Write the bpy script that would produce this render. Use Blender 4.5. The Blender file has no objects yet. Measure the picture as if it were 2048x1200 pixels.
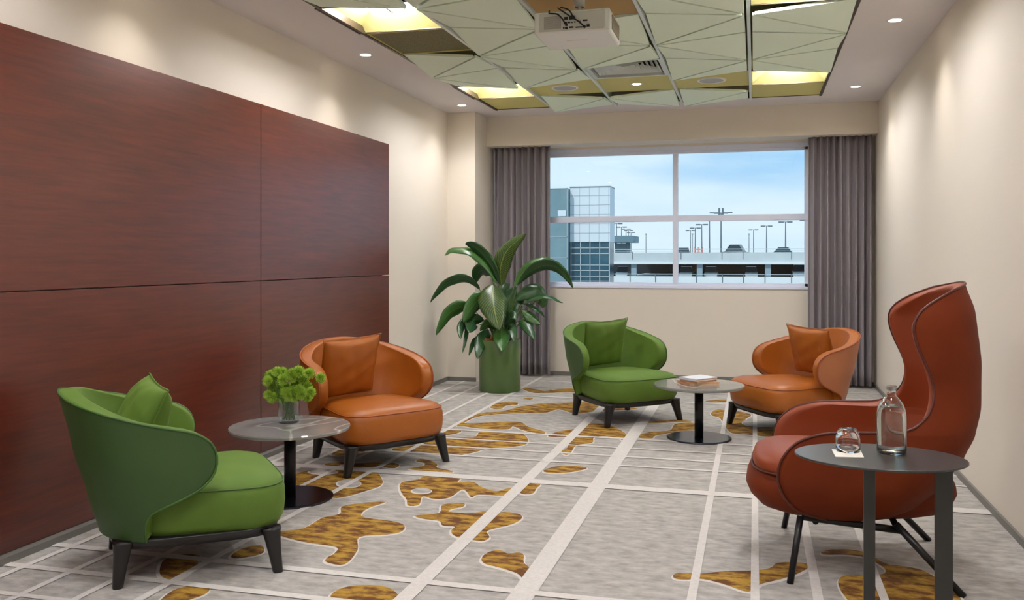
import bpy, bmesh, math, random
from mathutils import Vector, Matrix, Euler
S = bpy.context.scene
COL = S.collection
PI = math.pi
random.seed(7)

# ------------------------------------------------------------------ camera
F = 1780.0; TH = math.atan(486 / F); CT, ST = math.cos(TH), math.sin(TH); EYE = 1.2; V0 = 518.0
cam_d = bpy.data.cameras.new('camera'); cam = bpy.data.objects.new('camera', cam_d); COL.objects.link(cam)
cam.location = (0, 0, EYE); cam.rotation_euler = (PI / 2, 0, TH)
cam_d.sensor_width = 36; cam_d.lens = F / 2048 * 36; cam_d.shift_y = -(600 - V0) / 2048
cam_d.clip_end = 2000; cam_d.clip_start = 0.05
S.camera = cam

# ------------------------------------------------------------------ exposure
S.view_settings.view_transform = 'Standard'; S.view_settings.look = 'None'
S.view_settings.gamma = 1; S.view_settings.use_curve_mapping = False
S.view_settings.exposure = 0.52

# ------------------------------------------------------------------ world (sky with soft cloud) and sun
W = bpy.data.worlds.new('sky'); S.world = W; W.use_nodes = True
nt = W.node_tree; nt.nodes.clear()
def N(tree, typ, **kw):
    n = tree.nodes.new(typ)
    for k, v in kw.items():
        if hasattr(n, k): setattr(n, k, v)
        else: n.inputs[k.replace('_', ' ')].default_value = v
    return n
out = N(nt, 'ShaderNodeOutputWorld'); bg = N(nt, 'ShaderNodeBackground')
tc = N(nt, 'ShaderNodeTexCoord'); mp = N(nt, 'ShaderNodeMapping'); mp.inputs['Scale'].default_value = (1.6, 1.6, 7.0)
mp.inputs['Rotation'].default_value = (0.10, -0.18, 0)
nz = N(nt, 'ShaderNodeTexNoise'); nz.inputs['Scale'].default_value = 2.4; nz.inputs['Detail'].default_value = 5; nz.inputs['Roughness'].default_value = .45
rp = N(nt, 'ShaderNodeValToRGB'); rp.color_ramp.elements[0].position = .40; rp.color_ramp.elements[0].color = (.30, .58, .90, 1)
rp.color_ramp.elements[1].position = .62; rp.color_ramp.elements[1].color = (.66, .82, .95, 1)
sx = N(nt, 'ShaderNodeSeparateXYZ'); mr = N(nt, 'ShaderNodeMapRange'); mr.inputs['From Min'].default_value = .0; mr.inputs['From Max'].default_value = .13
mr.inputs['To Min'].default_value = .85; mr.inputs['To Max'].default_value = 0
mx = N(nt, 'ShaderNodeMix', data_type='RGBA'); mx.inputs[7].default_value = (.80, .90, .97, 1)
L = nt.links.new
L(tc.outputs['Generated'], mp.inputs[0]); L(mp.outputs[0], nz.inputs['Vector']); L(nz.outputs['Fac'], rp.inputs[0])
L(tc.outputs['Generated'], sx.inputs[0]); L(sx.outputs['Z'], mr.inputs['Value']); L(mr.outputs[0], mx.inputs[0]); L(rp.outputs[0], mx.inputs[6])
L(mx.outputs[2], bg.inputs[0]); bg.inputs[1].default_value = .80; L(bg.outputs[0], out.inputs[0])
sd = bpy.data.lights.new('sun', 'SUN'); sd.energy = 1.45; sd.angle = .02; sd.color = (1, .96, .9)
so = bpy.data.objects.new('sun', sd); COL.objects.link(so); so.rotation_euler = (math.radians(48), 0, math.radians(-25))

TROFFER = 62.0       # glow of the ceiling luminaires
SPOT_W = 15.0        # watts of each downlight
WARM = (1, .93, .85)

# ------------------------------------------------------------------ materials
def lin(r, g, b):
    f = lambda c: (c / 255 / 12.92) if c / 255 <= .04045 else ((c / 255 + .055) / 1.055) ** 2.4
    return (f(r), f(g), f(b), 1)
def mat(name, rgb, rough=.5, metal=0, noise=None, rgb2=None, bump=0, bscale=60, sheen=0, coat=0, stretch=(1, 1, 1), spec=None, ramp=(.35, .65), detail=4, coord='Object'):
    m = bpy.data.materials.new(name); m.use_nodes = True
    t = m.node_tree; b = t.nodes['Principled BSDF']
    b.inputs['Base Color'].default_value = lin(*rgb); b.inputs['Roughness'].default_value = rough; b.inputs['Metallic'].default_value = metal
    if sheen: b.inputs['Sheen Weight'].default_value = sheen; b.inputs['Sheen Roughness'].default_value = .4; b.inputs['Sheen Tint'].default_value = lin(*[min(255, c + 70) for c in rgb])
    if coat: b.inputs['Coat Weight'].default_value = coat; b.inputs['Coat Roughness'].default_value = .15
    if spec is not None: b.inputs['Specular IOR Level'].default_value = spec
    tc = N(t, 'ShaderNodeTexCoord'); mp = N(t, 'ShaderNodeMapping'); mp.inputs['Scale'].default_value = stretch
    t.links.new(tc.outputs[coord], mp.inputs[0])
    if noise:
        nz = N(t, 'ShaderNodeTexNoise'); nz.inputs['Scale'].default_value = noise; nz.inputs['Detail'].default_value = detail; nz.inputs['Roughness'].default_value = .6
        rp = N(t, 'ShaderNodeValToRGB'); rp.color_ramp.elements[0].position = ramp[0]; rp.color_ramp.elements[1].position = ramp[1]
        rp.color_ramp.elements[0].color = lin(*rgb); rp.color_ramp.elements[1].color = lin(*(rgb2 or rgb))
        t.links.new(mp.outputs[0], nz.inputs['Vector']); t.links.new(nz.outputs['Fac'], rp.inputs[0]); t.links.new(rp.outputs[0], b.inputs['Base Color'])
    if bump:
        n2 = N(t, 'ShaderNodeTexNoise'); n2.inputs['Scale'].default_value = bscale; n2.inputs['Detail'].default_value = 3
        bp = N(t, 'ShaderNodeBump'); bp.inputs['Strength'].default_value = bump; bp.inputs['Distance'].default_value = .01
        t.links.new(mp.outputs[0], n2.inputs['Vector']); t.links.new(n2.outputs['Fac'], bp.inputs['Height']); t.links.new(bp.outputs[0], b.inputs['Normal'])
    return m
def emit(name, rgb, strength):
    m = bpy.data.materials.new(name); m.use_nodes = True; b = m.node_tree.nodes['Principled BSDF']
    b.inputs['Base Color'].default_value = lin(*rgb); b.inputs['Emission Color'].default_value = lin(*rgb); b.inputs['Emission Strength'].default_value = strength
    return m
def glass(name, tint=(1, 1, 1), ior=1.45, rough=0.0):
    m = bpy.data.materials.new(name); m.use_nodes = True; b = m.node_tree.nodes['Principled BSDF']
    b.inputs['Transmission Weight'].default_value = 1; b.inputs['Roughness'].default_value = rough; b.inputs['IOR'].default_value = ior
    b.inputs['Base Color'].default_value = (*tint, 1); return m
def pane_glass(name, base=.02):
    m = bpy.data.materials.new(name); m.use_nodes = True; t = m.node_tree; t.nodes.clear()
    o = N(t, 'ShaderNodeOutputMaterial'); tr = N(t, 'ShaderNodeBsdfTransparent'); gl = N(t, 'ShaderNodeBsdfGlossy'); gl.inputs['Roughness'].default_value = .02
    tr.inputs[0].default_value = (.95, .98, .98, 1); ms = N(t, 'ShaderNodeMixShader'); lw = N(t, 'ShaderNodeLayerWeight'); pw = N(t, 'ShaderNodeMath', operation='POWER'); pw.inputs[1].default_value = 4
    ma = N(t, 'ShaderNodeMath', operation='MULTIPLY_ADD'); ma.inputs[1].default_value = .6; ma.inputs[2].default_value = base
    t.links.new(lw.outputs['Facing'], pw.inputs[0]); t.links.new(pw.outputs[0], ma.inputs[0]); t.links.new(ma.outputs[0], ms.inputs[0]); t.links.new(tr.outputs[0], ms.inputs[1]); t.links.new(gl.outputs[0], ms.inputs[2]); t.links.new(ms.outputs[0], o.inputs[0])
    return m
def stripes(name, rgb, rgb2, scale, axis='X', rough=.5, width=.5):
    m = mat(name, rgb, rough); t = m.node_tree; b = t.nodes['Principled BSDF']
    tc = N(t, 'ShaderNodeTexCoord'); w = N(t, 'ShaderNodeTexWave'); w.bands_direction = axis; w.inputs['Scale'].default_value = scale
    rp = N(t, 'ShaderNodeValToRGB'); rp.color_ramp.interpolation = 'CONSTANT'; rp.color_ramp.elements[0].color = lin(*rgb); rp.color_ramp.elements[1].color = lin(*rgb2); rp.color_ramp.elements[1].position = width
    t.links.new(tc.outputs['Object'], w.inputs['Vector']); t.links.new(w.outputs['Fac'], rp.inputs[0]); t.links.new(rp.outputs[0], b.inputs['Base Color']); return m

M = {}
M['wall'] = mat('wallpaper', (227, 218, 204), .75, bump=.05, bscale=250)
M['wallL'] = M['wall']
M['white_ceiling'] = mat('ceiling_plaster', (222, 216, 216), .85)
M['carpet'] = mat('carpet_grey', (152, 148, 142), .95, noise=13, rgb2=(188, 184, 178), stretch=(1, 1.9, 1), bump=.3, bscale=260, ramp=(.34, .66), detail=15)
M['carpet_white'] = mat('carpet_cream', (206, 201, 195), .95, noise=60, rgb2=(216, 212, 206), bump=.3, bscale=260)
M['carpet_gold'] = mat('carpet_gold', (104, 60, 14), .9, noise=11, rgb2=(178, 138, 46), stretch=(1, 2.0, 1), bump=.4, bscale=200, ramp=(.42, .58), detail=15)
M['skirting'] = mat('skirting_metal', (128, 126, 120), .45, .3)
M['shadowgap'] = mat('dark_gap', (40, 30, 26), .8)
def wood(name, c1, c2, seed):
    m = mat(name, c1, .34, noise=5.0, rgb2=c2, stretch=(1, .7, 11), ramp=(.30, .72), detail=8, spec=.9, coat=.3); m.node_tree.nodes['Principled BSDF'].inputs['Coat Roughness'].default_value = .26
    t = m.node_tree
    mp_ = [n for n in t.nodes if n.type == 'MAPPING'][0]; mp_.inputs['Location'].default_value = (seed, seed * 3.1, seed * 7.7)
    return m
M['wood1'] = wood('mahogany_veneer', (76, 22, 10), (108, 39, 19), 1)
M['bronze'] = mat('bronze_trim', (74, 62, 46), .4, .6)
M['tile'] = mat('folded_tile', (232, 248, 228), .8, bump=.04, bscale=300)
M['flat_tile'] = mat('olive_tile', (204, 196, 122), .7)
M['warm_lit_tile'] = mat('warm_lit_tile', (176, 144, 84), .7)  # flat tile with the warm lamp light put into its colour
M['void'] = mat('ceiling_void', (130, 128, 80), .9)
M['rail_white'] = mat('rail_white', (214, 222, 218), .35)
M['alu'] = mat('window_frame_white', (230, 235, 252), .4)
M['lamp'] = emit('lamp_glow', (245, 243, 250), TROFFER)
M['spot_glow'] = emit('spot_glow', (255, 240, 220), 20)
M['reflector'] = mat('reflector_olive', (206, 198, 128), .4)
M['mesh_tile'] = mat('perforated_olive', (128, 122, 74), .7, noise=260, rgb2=(84, 82, 50), ramp=(.45, .55))
M['white_plastic'] = mat('white_plastic', (236, 237, 232), .45)
M['grille_grey'] = stripes('grille_grey', (190, 186, 178), (150, 146, 138), 60, 'Z', .5, .5)
M['black'] = mat('black_plastic', (18, 17, 17), .45)
M['curtain'] = mat('curtain_mauve', (138, 131, 135), .5, sheen=.3, bump=.05, bscale=500)
M['blackwood'] = mat('blackened_wood', (24, 22, 22), .38, coat=.1)
M['black_metal'] = mat('black_metal', (26, 25, 27), .35, .3)
M['base_metal'] = mat('black_base', (60, 62, 70), .22, .9)
M['green'] = mat('green_velvet', (80, 110, 28), .7, sheen=.35, bump=.06, bscale=350, noise=2.6, rgb2=(94, 124, 38))
M['green_out'] = mat('green_leather', (54, 84, 36), .55, sheen=.25, bump=.05, bscale=350)
M['green_pipe'] = mat('green_piping', (60, 98, 36), .5)
M['orange'] = mat('tan_leather', (160, 88, 20), .42, bump=.08, bscale=160, noise=3, rgb2=(170, 95, 26))
M['orange_out'] = mat('tan_leather_outer', (170, 104, 66), .45, bump=.05, bscale=160)
M['orange_pipe'] = mat('tan_piping', (150, 72, 26), .5)
M['rust'] = mat('rust_velvet', (104, 38, 11), .65, sheen=.05, bump=.05, bscale=350, noise=3, rgb2=(114, 45, 13), spec=.2)  # outer velvet, colour darkened to carry the shade on its near side
M['rust_in'] = mat('rust_velvet_inner', (136, 58, 24), .5, sheen=.1, bump=.05, bscale=350, spec=.35)
M['rust_pipe'] = mat('rust_piping', (84, 28, 12), .5)
M['pot'] = mat('pot_green', (86, 112, 62), .3)
M['bark'] = mat('orange_bark', (150, 82, 34), .9, noise=40, rgb2=(206, 132, 76), bump=1, bscale=50)
M['stem'] = mat('plant_stem', (84, 104, 44), .5)
M['slate_top'] = mat('dark_metal_top', (74, 74, 74), .32, .5)
M['dark_leg'] = mat('dark_leg', (66, 66, 64), .4, .5)
M['paper'] = mat('paper_white', (232, 228, 218), .8)
M['cream_pages'] = stripes('page_edges', (226, 204, 178), (204, 172, 140), 120, 'Z', .8)
M['cover_white'] = mat('book_cover_white', (232, 232, 236), .35)
M['cover_tan'] = mat('book_cover_tan', (196, 150, 112), .5)
M['petal'] = mat('green_petal', (150, 186, 52), .5, noise=30, rgb2=(186, 214, 92))
M['flower_stem'] = mat('flower_stem', (70, 104, 34), .5)
M['leaf_small'] = mat('flower_leaf', (52, 84, 28), .5)
M['vase_glass'] = pane_glass('vase_glass', .06); M['bottle_glass'] = glass('bottle_glass', (.93, .97, .95)); M['tumbler_glass'] = glass('tumbler_glass', (.97, .98, .99))
M['water'] = glass('water', (.98, 1, 1), 1.33)
M['pane'] = pane_glass('window_pane')
# marble
def marble():
    m = mat('grey_marble', (128, 127, 122), .1, noise=3, rgb2=(142, 141, 136)); t = m.node_tree; b = t.nodes['Principled BSDF']
    tc = N(t, 'ShaderNodeTexCoord'); nz = N(t, 'ShaderNodeTexNoise'); nz.inputs['Scale'].default_value = 1.1; nz.inputs['Detail'].default_value = 3; nz.inputs['Distortion'].default_value = .5
    rp = N(t, 'ShaderNodeValToRGB'); e = rp.color_ramp.elements; e[0].position = .493; e[0].color = (0, 0, 0, 1); e[1].position = .507; e[1].color = (0, 0, 0, 1)
    k = rp.color_ramp.elements.new(.5); k.color = (.6, .6, .6, 1)
    src = b.inputs['Base Color'].links[0].from_socket; mx = N(t, 'ShaderNodeMix', data_type='RGBA'); mx.inputs[7].default_value = lin(226, 222, 212)
    t.links.new(tc.outputs['Object'], nz.inputs['Vector']); t.links.new(nz.outputs['Fac'], rp.inputs[0])
    t.links.new(rp.outputs[0], mx.inputs[0]); t.links.new(src, mx.inputs[6]); t.links.new(mx.outputs[2], b.inputs['Base Color']); return m
M['marble'] = marble()
# leaf: UV chevron veins
def leafmat(name, dark, light):
    m = mat(name, dark, .32); t = m.node_tree; b = t.nodes['Principled BSDF']
    uv = N(t, 'ShaderNodeUVMap'); sp = N(t, 'ShaderNodeSeparateXYZ'); t.links.new(uv.outputs[0], sp.inputs[0])
    def mt(op, a, b_=None):
        n = N(t, 'ShaderNodeMath', operation=op)
        for i, v in enumerate((a, b_)):
            if v is None: continue
            if isinstance(v, (int, float)): n.inputs[i].default_value = v
            else: t.links.new(v, n.inputs[i])
        return n.outputs[0]
    ax = mt('ABSOLUTE', mt('SUBTRACT', sp.outputs[0], .5))
    k = mt('SUBTRACT', mt('MULTIPLY', sp.outputs[1], 17.0), mt('MULTIPLY', ax, 9.0))
    s = mt('GREATER_THAN', mt('FRACT', k), .74)
    mid = mt('LESS_THAN', ax, .022)
    fac = mt('MINIMUM', mt('ADD', mt('MULTIPLY', s, .55), mid), 1.0)
    mx = N(t, 'ShaderNodeMix', data_type='RGBA'); mx.inputs[6].default_value = lin(*dark); mx.inputs[7].default_value = lin(*light)
    t.links.new(fac, mx.inputs[0]); t.links.new(mx.outputs[2], b.inputs['Base Color'])
    return m
M['leaf'] = leafmat('leaf_dark', (32, 68, 32), (58, 104, 50)); M['leaf_light'] = leafmat('leaf_light', (42, 70, 26), (124, 138, 66)); M['leaf_mid'] = leafmat('leaf_mid', (44, 88, 32), (82, 124, 50))
# outdoors
M['concrete'] = mat('concrete', (196, 204, 204), .8, noise=.4, rgb2=(208, 214, 214)); M['concrete_white'] = mat('parapet_white', (232, 236, 236), .8)
M['deck_shade'] = mat('deck_interior_shade', (40, 44, 48), .9); M['asphalt'] = mat('asphalt', (150, 152, 150), .9)  # deck interior is near black: shade under the slab put into the colour
M['rail_grey'] = mat('galvanised', (206, 214, 216), .5, .2); M['lamp_grey'] = mat('lamp_grey', (104, 116, 124), .5); M['pillar_grey'] = mat('pillar_grey', (150, 168, 178), .7)
M['teal_glass'] = mat('teal_cladding', (116, 142, 148), .3, noise=.3, rgb2=(128, 154, 160)); M['clad_white'] = mat('white_cladding', (222, 228, 232), .5); M['joint'] = mat('cladding_joint', (170, 178, 184), .6)
M['curtainwall'] = mat('curtain_wall_glass', (26, 66, 84), .15, noise=.35, rgb2=(50, 96, 112)); M['canopy'] = mat('canopy_teal', (110, 138, 148), .6)
M['car_white'] = mat('car_white', (226, 230, 234), .3); M['car_dark'] = mat('car_dark', (52, 66, 76), .3); M['car_glass'] = mat('car_glass', (40, 54, 64), .1); M['tyre'] = mat('tyre', (20, 20, 20), .8)
M['barrier_orange'] = mat('barrier_orange', (226, 130, 96), .6)

# ------------------------------------------------------------------ helpers
def link(name, me, mats, parent=None, smooth=False):
    o = bpy.data.objects.new(name, me); COL.objects.link(o)
    for m in (mats if isinstance(mats, (list, tuple)) else [mats]): me.materials.append(M[m] if isinstance(m, str) else m)
    if parent: o.parent = parent
    if smooth:
        for p in me.polygons: p.use_smooth = True
    return o
def bobj(name, bm, mats, parent=None, smooth=False, norm=True):
    if norm: bmesh.ops.recalc_face_normals(bm, faces=bm.faces[:])
    me = bpy.data.meshes.new(name); bm.to_mesh(me); bm.free(); return link(name, me, mats, parent, smooth)
def tag(o, label=None, cat=None, group=None, kind=None):
    if label: o['label'] = label
    if cat: o['category'] = cat
    if group: o['group'] = group
    if kind: o['kind'] = kind
    return o
def empty(name, loc=(0, 0, 0), rz=0):
    o = bpy.data.objects.new(name, None); o.empty_display_size = .1; COL.objects.link(o); o.location = loc; o.rotation_euler = (0, 0, rz); return o
def copy_tree(o, parent=None):
    c = o.copy(); COL.objects.link(c)
    if parent: c.parent = parent
    for ch in list(o.children): copy_tree(ch, c)
    return c
def box(bm, x0, y0, z0, x1, y1, z1, mi=0, bev=0):
    vs = [bm.verts.new(p) for p in ((x0, y0, z0), (x1, y0, z0), (x1, y1, z0), (x0, y1, z0), (x0, y0, z1), (x1, y0, z1), (x1, y1, z1), (x0, y1, z1))]
    fs = [bm.faces.new([vs[i] for i in f]) for f in ((3, 2, 1, 0), (4, 5, 6, 7), (0, 1, 5, 4), (1, 2, 6, 5), (2, 3, 7, 6), (3, 0, 4, 7))]
    for f in fs: f.material_index = mi
    if bev:
        es = list({e for f in fs for e in f.edges}); r = bmesh.ops.bevel(bm, geom=es, offset=bev, segments=2, affect='EDGES', profile=.5)
    return fs
def boxes(name, lst, m, parent=None, bev=0):
    bm = bmesh.new()
    for b in lst: box(bm, *b, bev=bev)
    return bobj(name, bm, m, parent)
def loft(bm, rings, closed_ring=True, cap0=True, cap1=True, mi=0):
    vr = [[bm.verts.new(p) for p in r] for r in rings]; n = len(rings[0])
    for a, b in zip(vr, vr[1:]):
        for i in range(n if closed_ring else n - 1):
            f = bm.faces.new((a[i], a[(i + 1) % n], b[(i + 1) % n], b[i])); f.material_index = mi
    if cap0: bm.faces.new(vr[0][::-1]).material_index = mi
    if cap1: bm.faces.new(vr[-1]).material_index = mi
    return vr
def lathe(bm, prof, n=32, c=(0, 0, 0), cap0=True, cap1=True, mi=0):
    rings = [[(c[0] + r * math.cos(2 * PI * i / n), c[1] + r * math.sin(2 * PI * i / n), c[2] + z) for i in range(n)] for r, z in prof]
    return loft(bm, rings, True, cap0, cap1, mi)
def catmull(pts, k=6, closed=False):
    P = [Vector(p) for p in pts]; n = len(P); out = []
    rng = range(n) if closed else range(n - 1)
    for i in rng:
        if closed: a, b, c, d = P[(i - 1) % n], P[i], P[(i + 1) % n], P[(i + 2) % n]
        else: a, b, c, d = P[max(i - 1, 0)], P[i], P[i + 1], P[min(i + 2, n - 1)]
        for j in range(k):
            t = j / k
            out.append(.5 * ((2 * b) + (c - a) * t + (2 * a - 5 * b + 4 * c - d) * t * t + (3 * b - a - 3 * c + d) * t ** 3))
    if not closed: out.append(P[-1])
    return out
def tube(bm, pts, r, n=8, closed=False, caps=True, r1=None):
    P = [Vector(p) for p in pts]; m = len(P); rings = []
    prev = None
    for i, p in enumerate(P):
        t = (P[(i + 1) % m] - P[i - 1]) if closed else (P[min(i + 1, m - 1)] - P[max(i - 1, 0)])
        if t.length < 1e-9: t = Vector((0, 0, 1))
        t.normalize()
        a = prev if prev is not None else (Vector((0, 0, 1)) if abs(t.z) < .9 else Vector((1, 0, 0)))
        u = (a - t * a.dot(t)); u = u.normalized() if u.length > 1e-6 else t.orthogonal().normalized(); v = t.cross(u); prev = u
        rr = r if r1 is None else r + (r1 - r) * i / (m - 1)
        rings.append([p + (u * math.cos(2 * PI * j / n) + v * math.sin(2 * PI * j / n)) * rr for j in range(n)])
    if closed: rings.append(rings[0]); loft(bm, rings, True, False, False); bmesh.ops.remove_doubles(bm, verts=bm.verts, dist=1e-6)
    else: loft(bm, rings, True, caps, caps)
def interp(tab, x):
    if x <= tab[0][0]: return tab[0][1]
    for (a, b), (c, d) in zip(tab, tab[1:]):
        if x <= c:
            t = (x - a) / (c - a); t = t * t * (3 - 2 * t) * .35 + t * .65
            return b + (d - b) * t
    return tab[-1][1]
def subsurf(o, lv=1):
    m = o.modifiers.new('subsurf', 'SUBSURF'); m.levels = lv; m.render_levels = lv
def floor_pt(u, v, z=0.0):     # where the sight line of a photo point meets the level z in the room
    zc = F * (EYE - z) / (v - V0); xc = (u - 1024) / F * zc
    return Vector((xc * CT - zc * ST, xc * ST + zc * CT, z))
def depth_pt(u, v, Y):
    a = (u - 1024) / F; zc = Y / (a * ST + CT); xc = a * zc
    return Vector((xc * CT - zc * ST, Y, EYE - (v - V0) * zc / F))
def oriented_box(bm, c, ax, ay, az, sx, sy, sz):
    ax, ay, az = Vector(ax).normalized(), Vector(ay).normalized(), Vector(az).normalized(); c = Vector(c)
    q = [c + ax * (sx * i) + ay * (sy * j) + az * (sz * k) for k in (-.5, .5) for j in (-.5, .5) for i in (-.5, .5)]
    vs = [bm.verts.new(p) for p in q]
    for f in ((0, 2, 3, 1), (4, 5, 7, 6), (0, 1, 5, 4), (1, 3, 7, 5), (3, 2, 6, 7), (2, 0, 4, 6)): bm.faces.new([vs[i] for i in f])

XL, XR, YB, YF, ZC = -2.93, 1.085, 9.0, -2.6, 2.64

# ------------------------------------------------------------------ floor with its woven pattern
bm = bmesh.new()
def poly(pts, z, mi):
    vs = [bm.verts.new((p[0], p[1], z)) for p in pts]
    try: f = bm.faces.new(vs)
    except ValueError: return
    f.material_index = mi
    f.normal_update()
    if f.normal.z < 0: f.normal_flip()
fs = box(bm, XL - .1, YF - .1, -.12, XR + .1, YB + .12, 0)
Z4 = lambda x, y: (560 + x / 2.768, 840 + y / 2.768)
Z5 = lambda x, y: (780 + x / 2.844, 740 + y / 2.844)
Z6 = lambda x, y: (1200 + x / 3.428, 850 + y / 3.428)
ZR = lambda x, y: (1500 + x / 3.737, 1030 + y / 3.737)
Z7 = lambda x, y: (x / 3.413, 1000 + y / 3.413)
ZF = lambda x, y: (440 + x / 3, 650 + y / 3)
R1 = lambda x, y: (1100 + x / 3.303, 600 + y / 3.303)
blobs = [
 (Z4, [(-15, 622), (130, 600), (230, 545), (330, 520), (345, 480), (460, 460), (585, 455), (500, 485), (455, 515), (470, 540), (640, 565), (690, 590), (670, 620), (600, 635), (440, 650), (430, 720), (360, 800), (260, 790), (258, 765), (300, 740), (310, 705), (150, 680), (20, 648)]),
 (Z4, [(670, 350), (760, 330), (820, 310), (990, 320), (985, 345), (1070, 345), (1120, 375), (1200, 395), (1260, 380), (1345, 375), (1320, 405), (1250, 420), (1100, 415), (1060, 430), (1030, 395), (1000, 390), (940, 430), (860, 440), (790, 425), (770, 470), (710, 475), (700, 440), (670, 400)]),
 (Z4, [(1330, 405), (1375, 350), (1440, 355), (1420, 380), (1395, 410)]),
 (Z4, [(750, 530), (880, 515), (900, 470), (1010, 460), (1015, 480), (950, 495), (940, 510), (1060, 515), (1130, 507), (1190, 515), (1260, 510), (1330, 525), (1335, 550), (1280, 580), (1180, 605), (1145, 620), (1160, 650), (1130, 670), (1080, 668), (1000, 655), (955, 635), (950, 610), (965, 592), (900, 585), (880, 560), (790, 548)]),
 (Z4, [(1115, 775), (1140, 740), (1210, 720), (1260, 740), (1320, 735), (1350, 750), (1350, 790), (1390, 830), (1350, 880), (1310, 850), (1200, 815), (1140, 800)]),
 (Z4, [(280, 975), (350, 930), (480, 915), (600, 930), (665, 985), (640, 1020), (480, 1040), (330, 1020)]),
 (Z4, [(1460, 280), (1530, 258), (1640, 255), (1700, 268), (1640, 285), (1560, 295), (1480, 293)]),
 (Z4, [(720, 270), (790, 255), (800, 240), (755, 230), (775, 215), (830, 225), (870, 245), (870, 265), (940, 280), (950, 292), (830, 285), (740, 278)]),
 (ZF, [(440, 905), (560, 870), (700, 860), (830, 875), (930, 880), (970, 920), (970, 960), (900, 990), (700, 1040), (560, 1000), (450, 980)]),
 (ZF, [(640, 832), (760, 825), (850, 830), (975, 825), (965, 848), (860, 855), (760, 858), (640, 850)]),
 (ZF, [(980, 852), (1030, 828), (1075, 840), (1050, 860)]),
 (ZF, [(660, 760), (800, 745), (880, 745), (850, 765), (700, 785)]),
 (Z5, [(380, 318), (430, 275), (520, 245), (640, 235), (760, 205), (900, 190), (1060, 185), (1200, 185), (1390, 215), (1380, 225), (1180, 235), (1060, 250), (960, 225), (880, 245), (700, 248), (520, 262), (440, 292), (440, 305), (620, 297), (740, 298), (790, 325), (880, 352), (860, 365), (760, 345), (700, 322), (670, 338), (520, 335), (420, 322)]),
 (Z5, [(270, 350), (390, 342), (400, 355), (340, 370), (280, 372)]),
 (Z5, [(510, 355), (600, 350), (740, 360), (785, 395), (770, 425), (680, 440), (560, 448), (480, 470), (380, 488), (250, 482), (120, 470), (30, 465), (20, 445), (150, 425), (240, 392), (470, 382)]),
 (Z5, [(1100, 320), (1160, 305), (1260, 320), (1350, 370), (1335, 410), (1310, 395), (1230, 378), (1160, 385), (1150, 415), (1060, 430), (1030, 470), (1000, 485), (975, 465), (1010, 440), (1020, 400), (1050, 382), (900, 380), (960, 350), (1060, 335)]),
 (Z5, [(1410, 372), (1490, 352), (1590, 345), (1620, 310), (1700, 300), (1740, 310), (1740, 340), (1640, 350), (1590, 360), (1510, 375), (1490, 390), (1420, 388)]),
 (Z5, [(1470, 295), (1600, 285), (1720, 293), (1600, 300), (1480, 303)]),
 (R1, [(1065, 745), (1110, 725), (1240, 735), (1330, 760), (1290, 795), (1400, 830), (1540, 850), (1620, 880), (1540, 905), (1440, 905), (1300, 890), (1200, 880), (1160, 840), (1120, 780), (1070, 765)]),
 (R1, [(1030, 667), (1160, 660), (1165, 674), (1060, 677)]),
 (R1, [(0, 592), (60, 600), (180, 588), (180, 605), (60, 610), (0, 612)]),
 (Z5, [(570, 215), (620, 187), (720, 185), (720, 200), (660, 205), (630, 222)]),
 (Z5, [(750, 103), (830, 110), (880, 120), (960, 110), (1060, 105), (1065, 125), (960, 130), (860, 132), (800, 128)]),
 (Z5, [(755, 163), (800, 158), (815, 164), (790, 169)]),
 (Z6, [(500, 1040), (530, 1018), (630, 1018), (690, 1020), (860, 1005), (1040, 1000), (1160, 985), (1210, 950), (1300, 942), (1400, 950), (1440, 970), (1360, 1020), (1240, 1060), (1100, 1095), (1040, 1140), (980, 1140), (880, 1105), (780, 1075), (690, 1058), (620, 1062), (530, 1060)]),
 (ZR, [(530, 285), (590, 262), (700, 258), (820, 272), (900, 300), (960, 335), (1040, 372), (1180, 390), (1300, 420), (1400, 480), (1500, 560), (1580, 640), (1500, 700), (1000, 740), (800, 700), (700, 600), (660, 520), (675, 470), (750, 450), (850, 455), (930, 455), (1000, 440), (1010, 410), (960, 370), (860, 320), (720, 300), (570, 300)]),
 (Z7, [(1090, 480), (1120, 410), (1200, 405), (1350, 420), (1300, 500), (1200, 548), (1110, 530)]),
 (Z7, [(1580, 380), (1650, 335), (1780, 310), (1800, 360), (1700, 390), (1600, 400)]),
 (Z7, [(1100, 683), (1180, 620), (1300, 590), (1425, 605), (1400, 645), (1300, 683), (1200, 710), (1100, 710)]),
 (Z7, [(1220, 378), (1300, 368), (1375, 385), (1300, 395)]),
]
holes = [(Z4, 785, 393, 52, 15), (ZF, 775, 952, 70, 24), (ZF, 620, 882, 85, 14), (R1, 1400, 812, 130, 26)]
def offset(pts, d):
    n = len(pts); ar = sum(pts[i].x * pts[(i + 1) % n].y - pts[(i + 1) % n].x * pts[i].y for i in range(n)); s = 1 if ar > 0 else -1; o = []
    for i in range(n):
        t = pts[(i + 1) % n] - pts[i - 1]; t.z = 0
        nrm = Vector((t.y, -t.x, 0)).normalized() * s if t.length > 1e-7 else Vector((0, 0, 0))
        o.append(pts[i] + nrm * d * .55 + Vector((.15 * d, -.85 * d, 0)))
    return o
for i, (fn, pts) in enumerate(blobs):
    P = catmull([floor_pt(*fn(*p)) for p in pts], 4, True)
    poly(offset(P, .014), .0008 + i * .00001, 1); poly(P, .0014 + i * .00001, 2)
for i, (fn, x, y, a, b) in enumerate(holes):
    P = [floor_pt(*fn(x + a * math.cos(t * PI / 12), y + b * math.sin(t * PI / 12))) for t in range(24)]
    poly(offset(P, .012), .002, 1); poly(P, .0023, 0)
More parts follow.
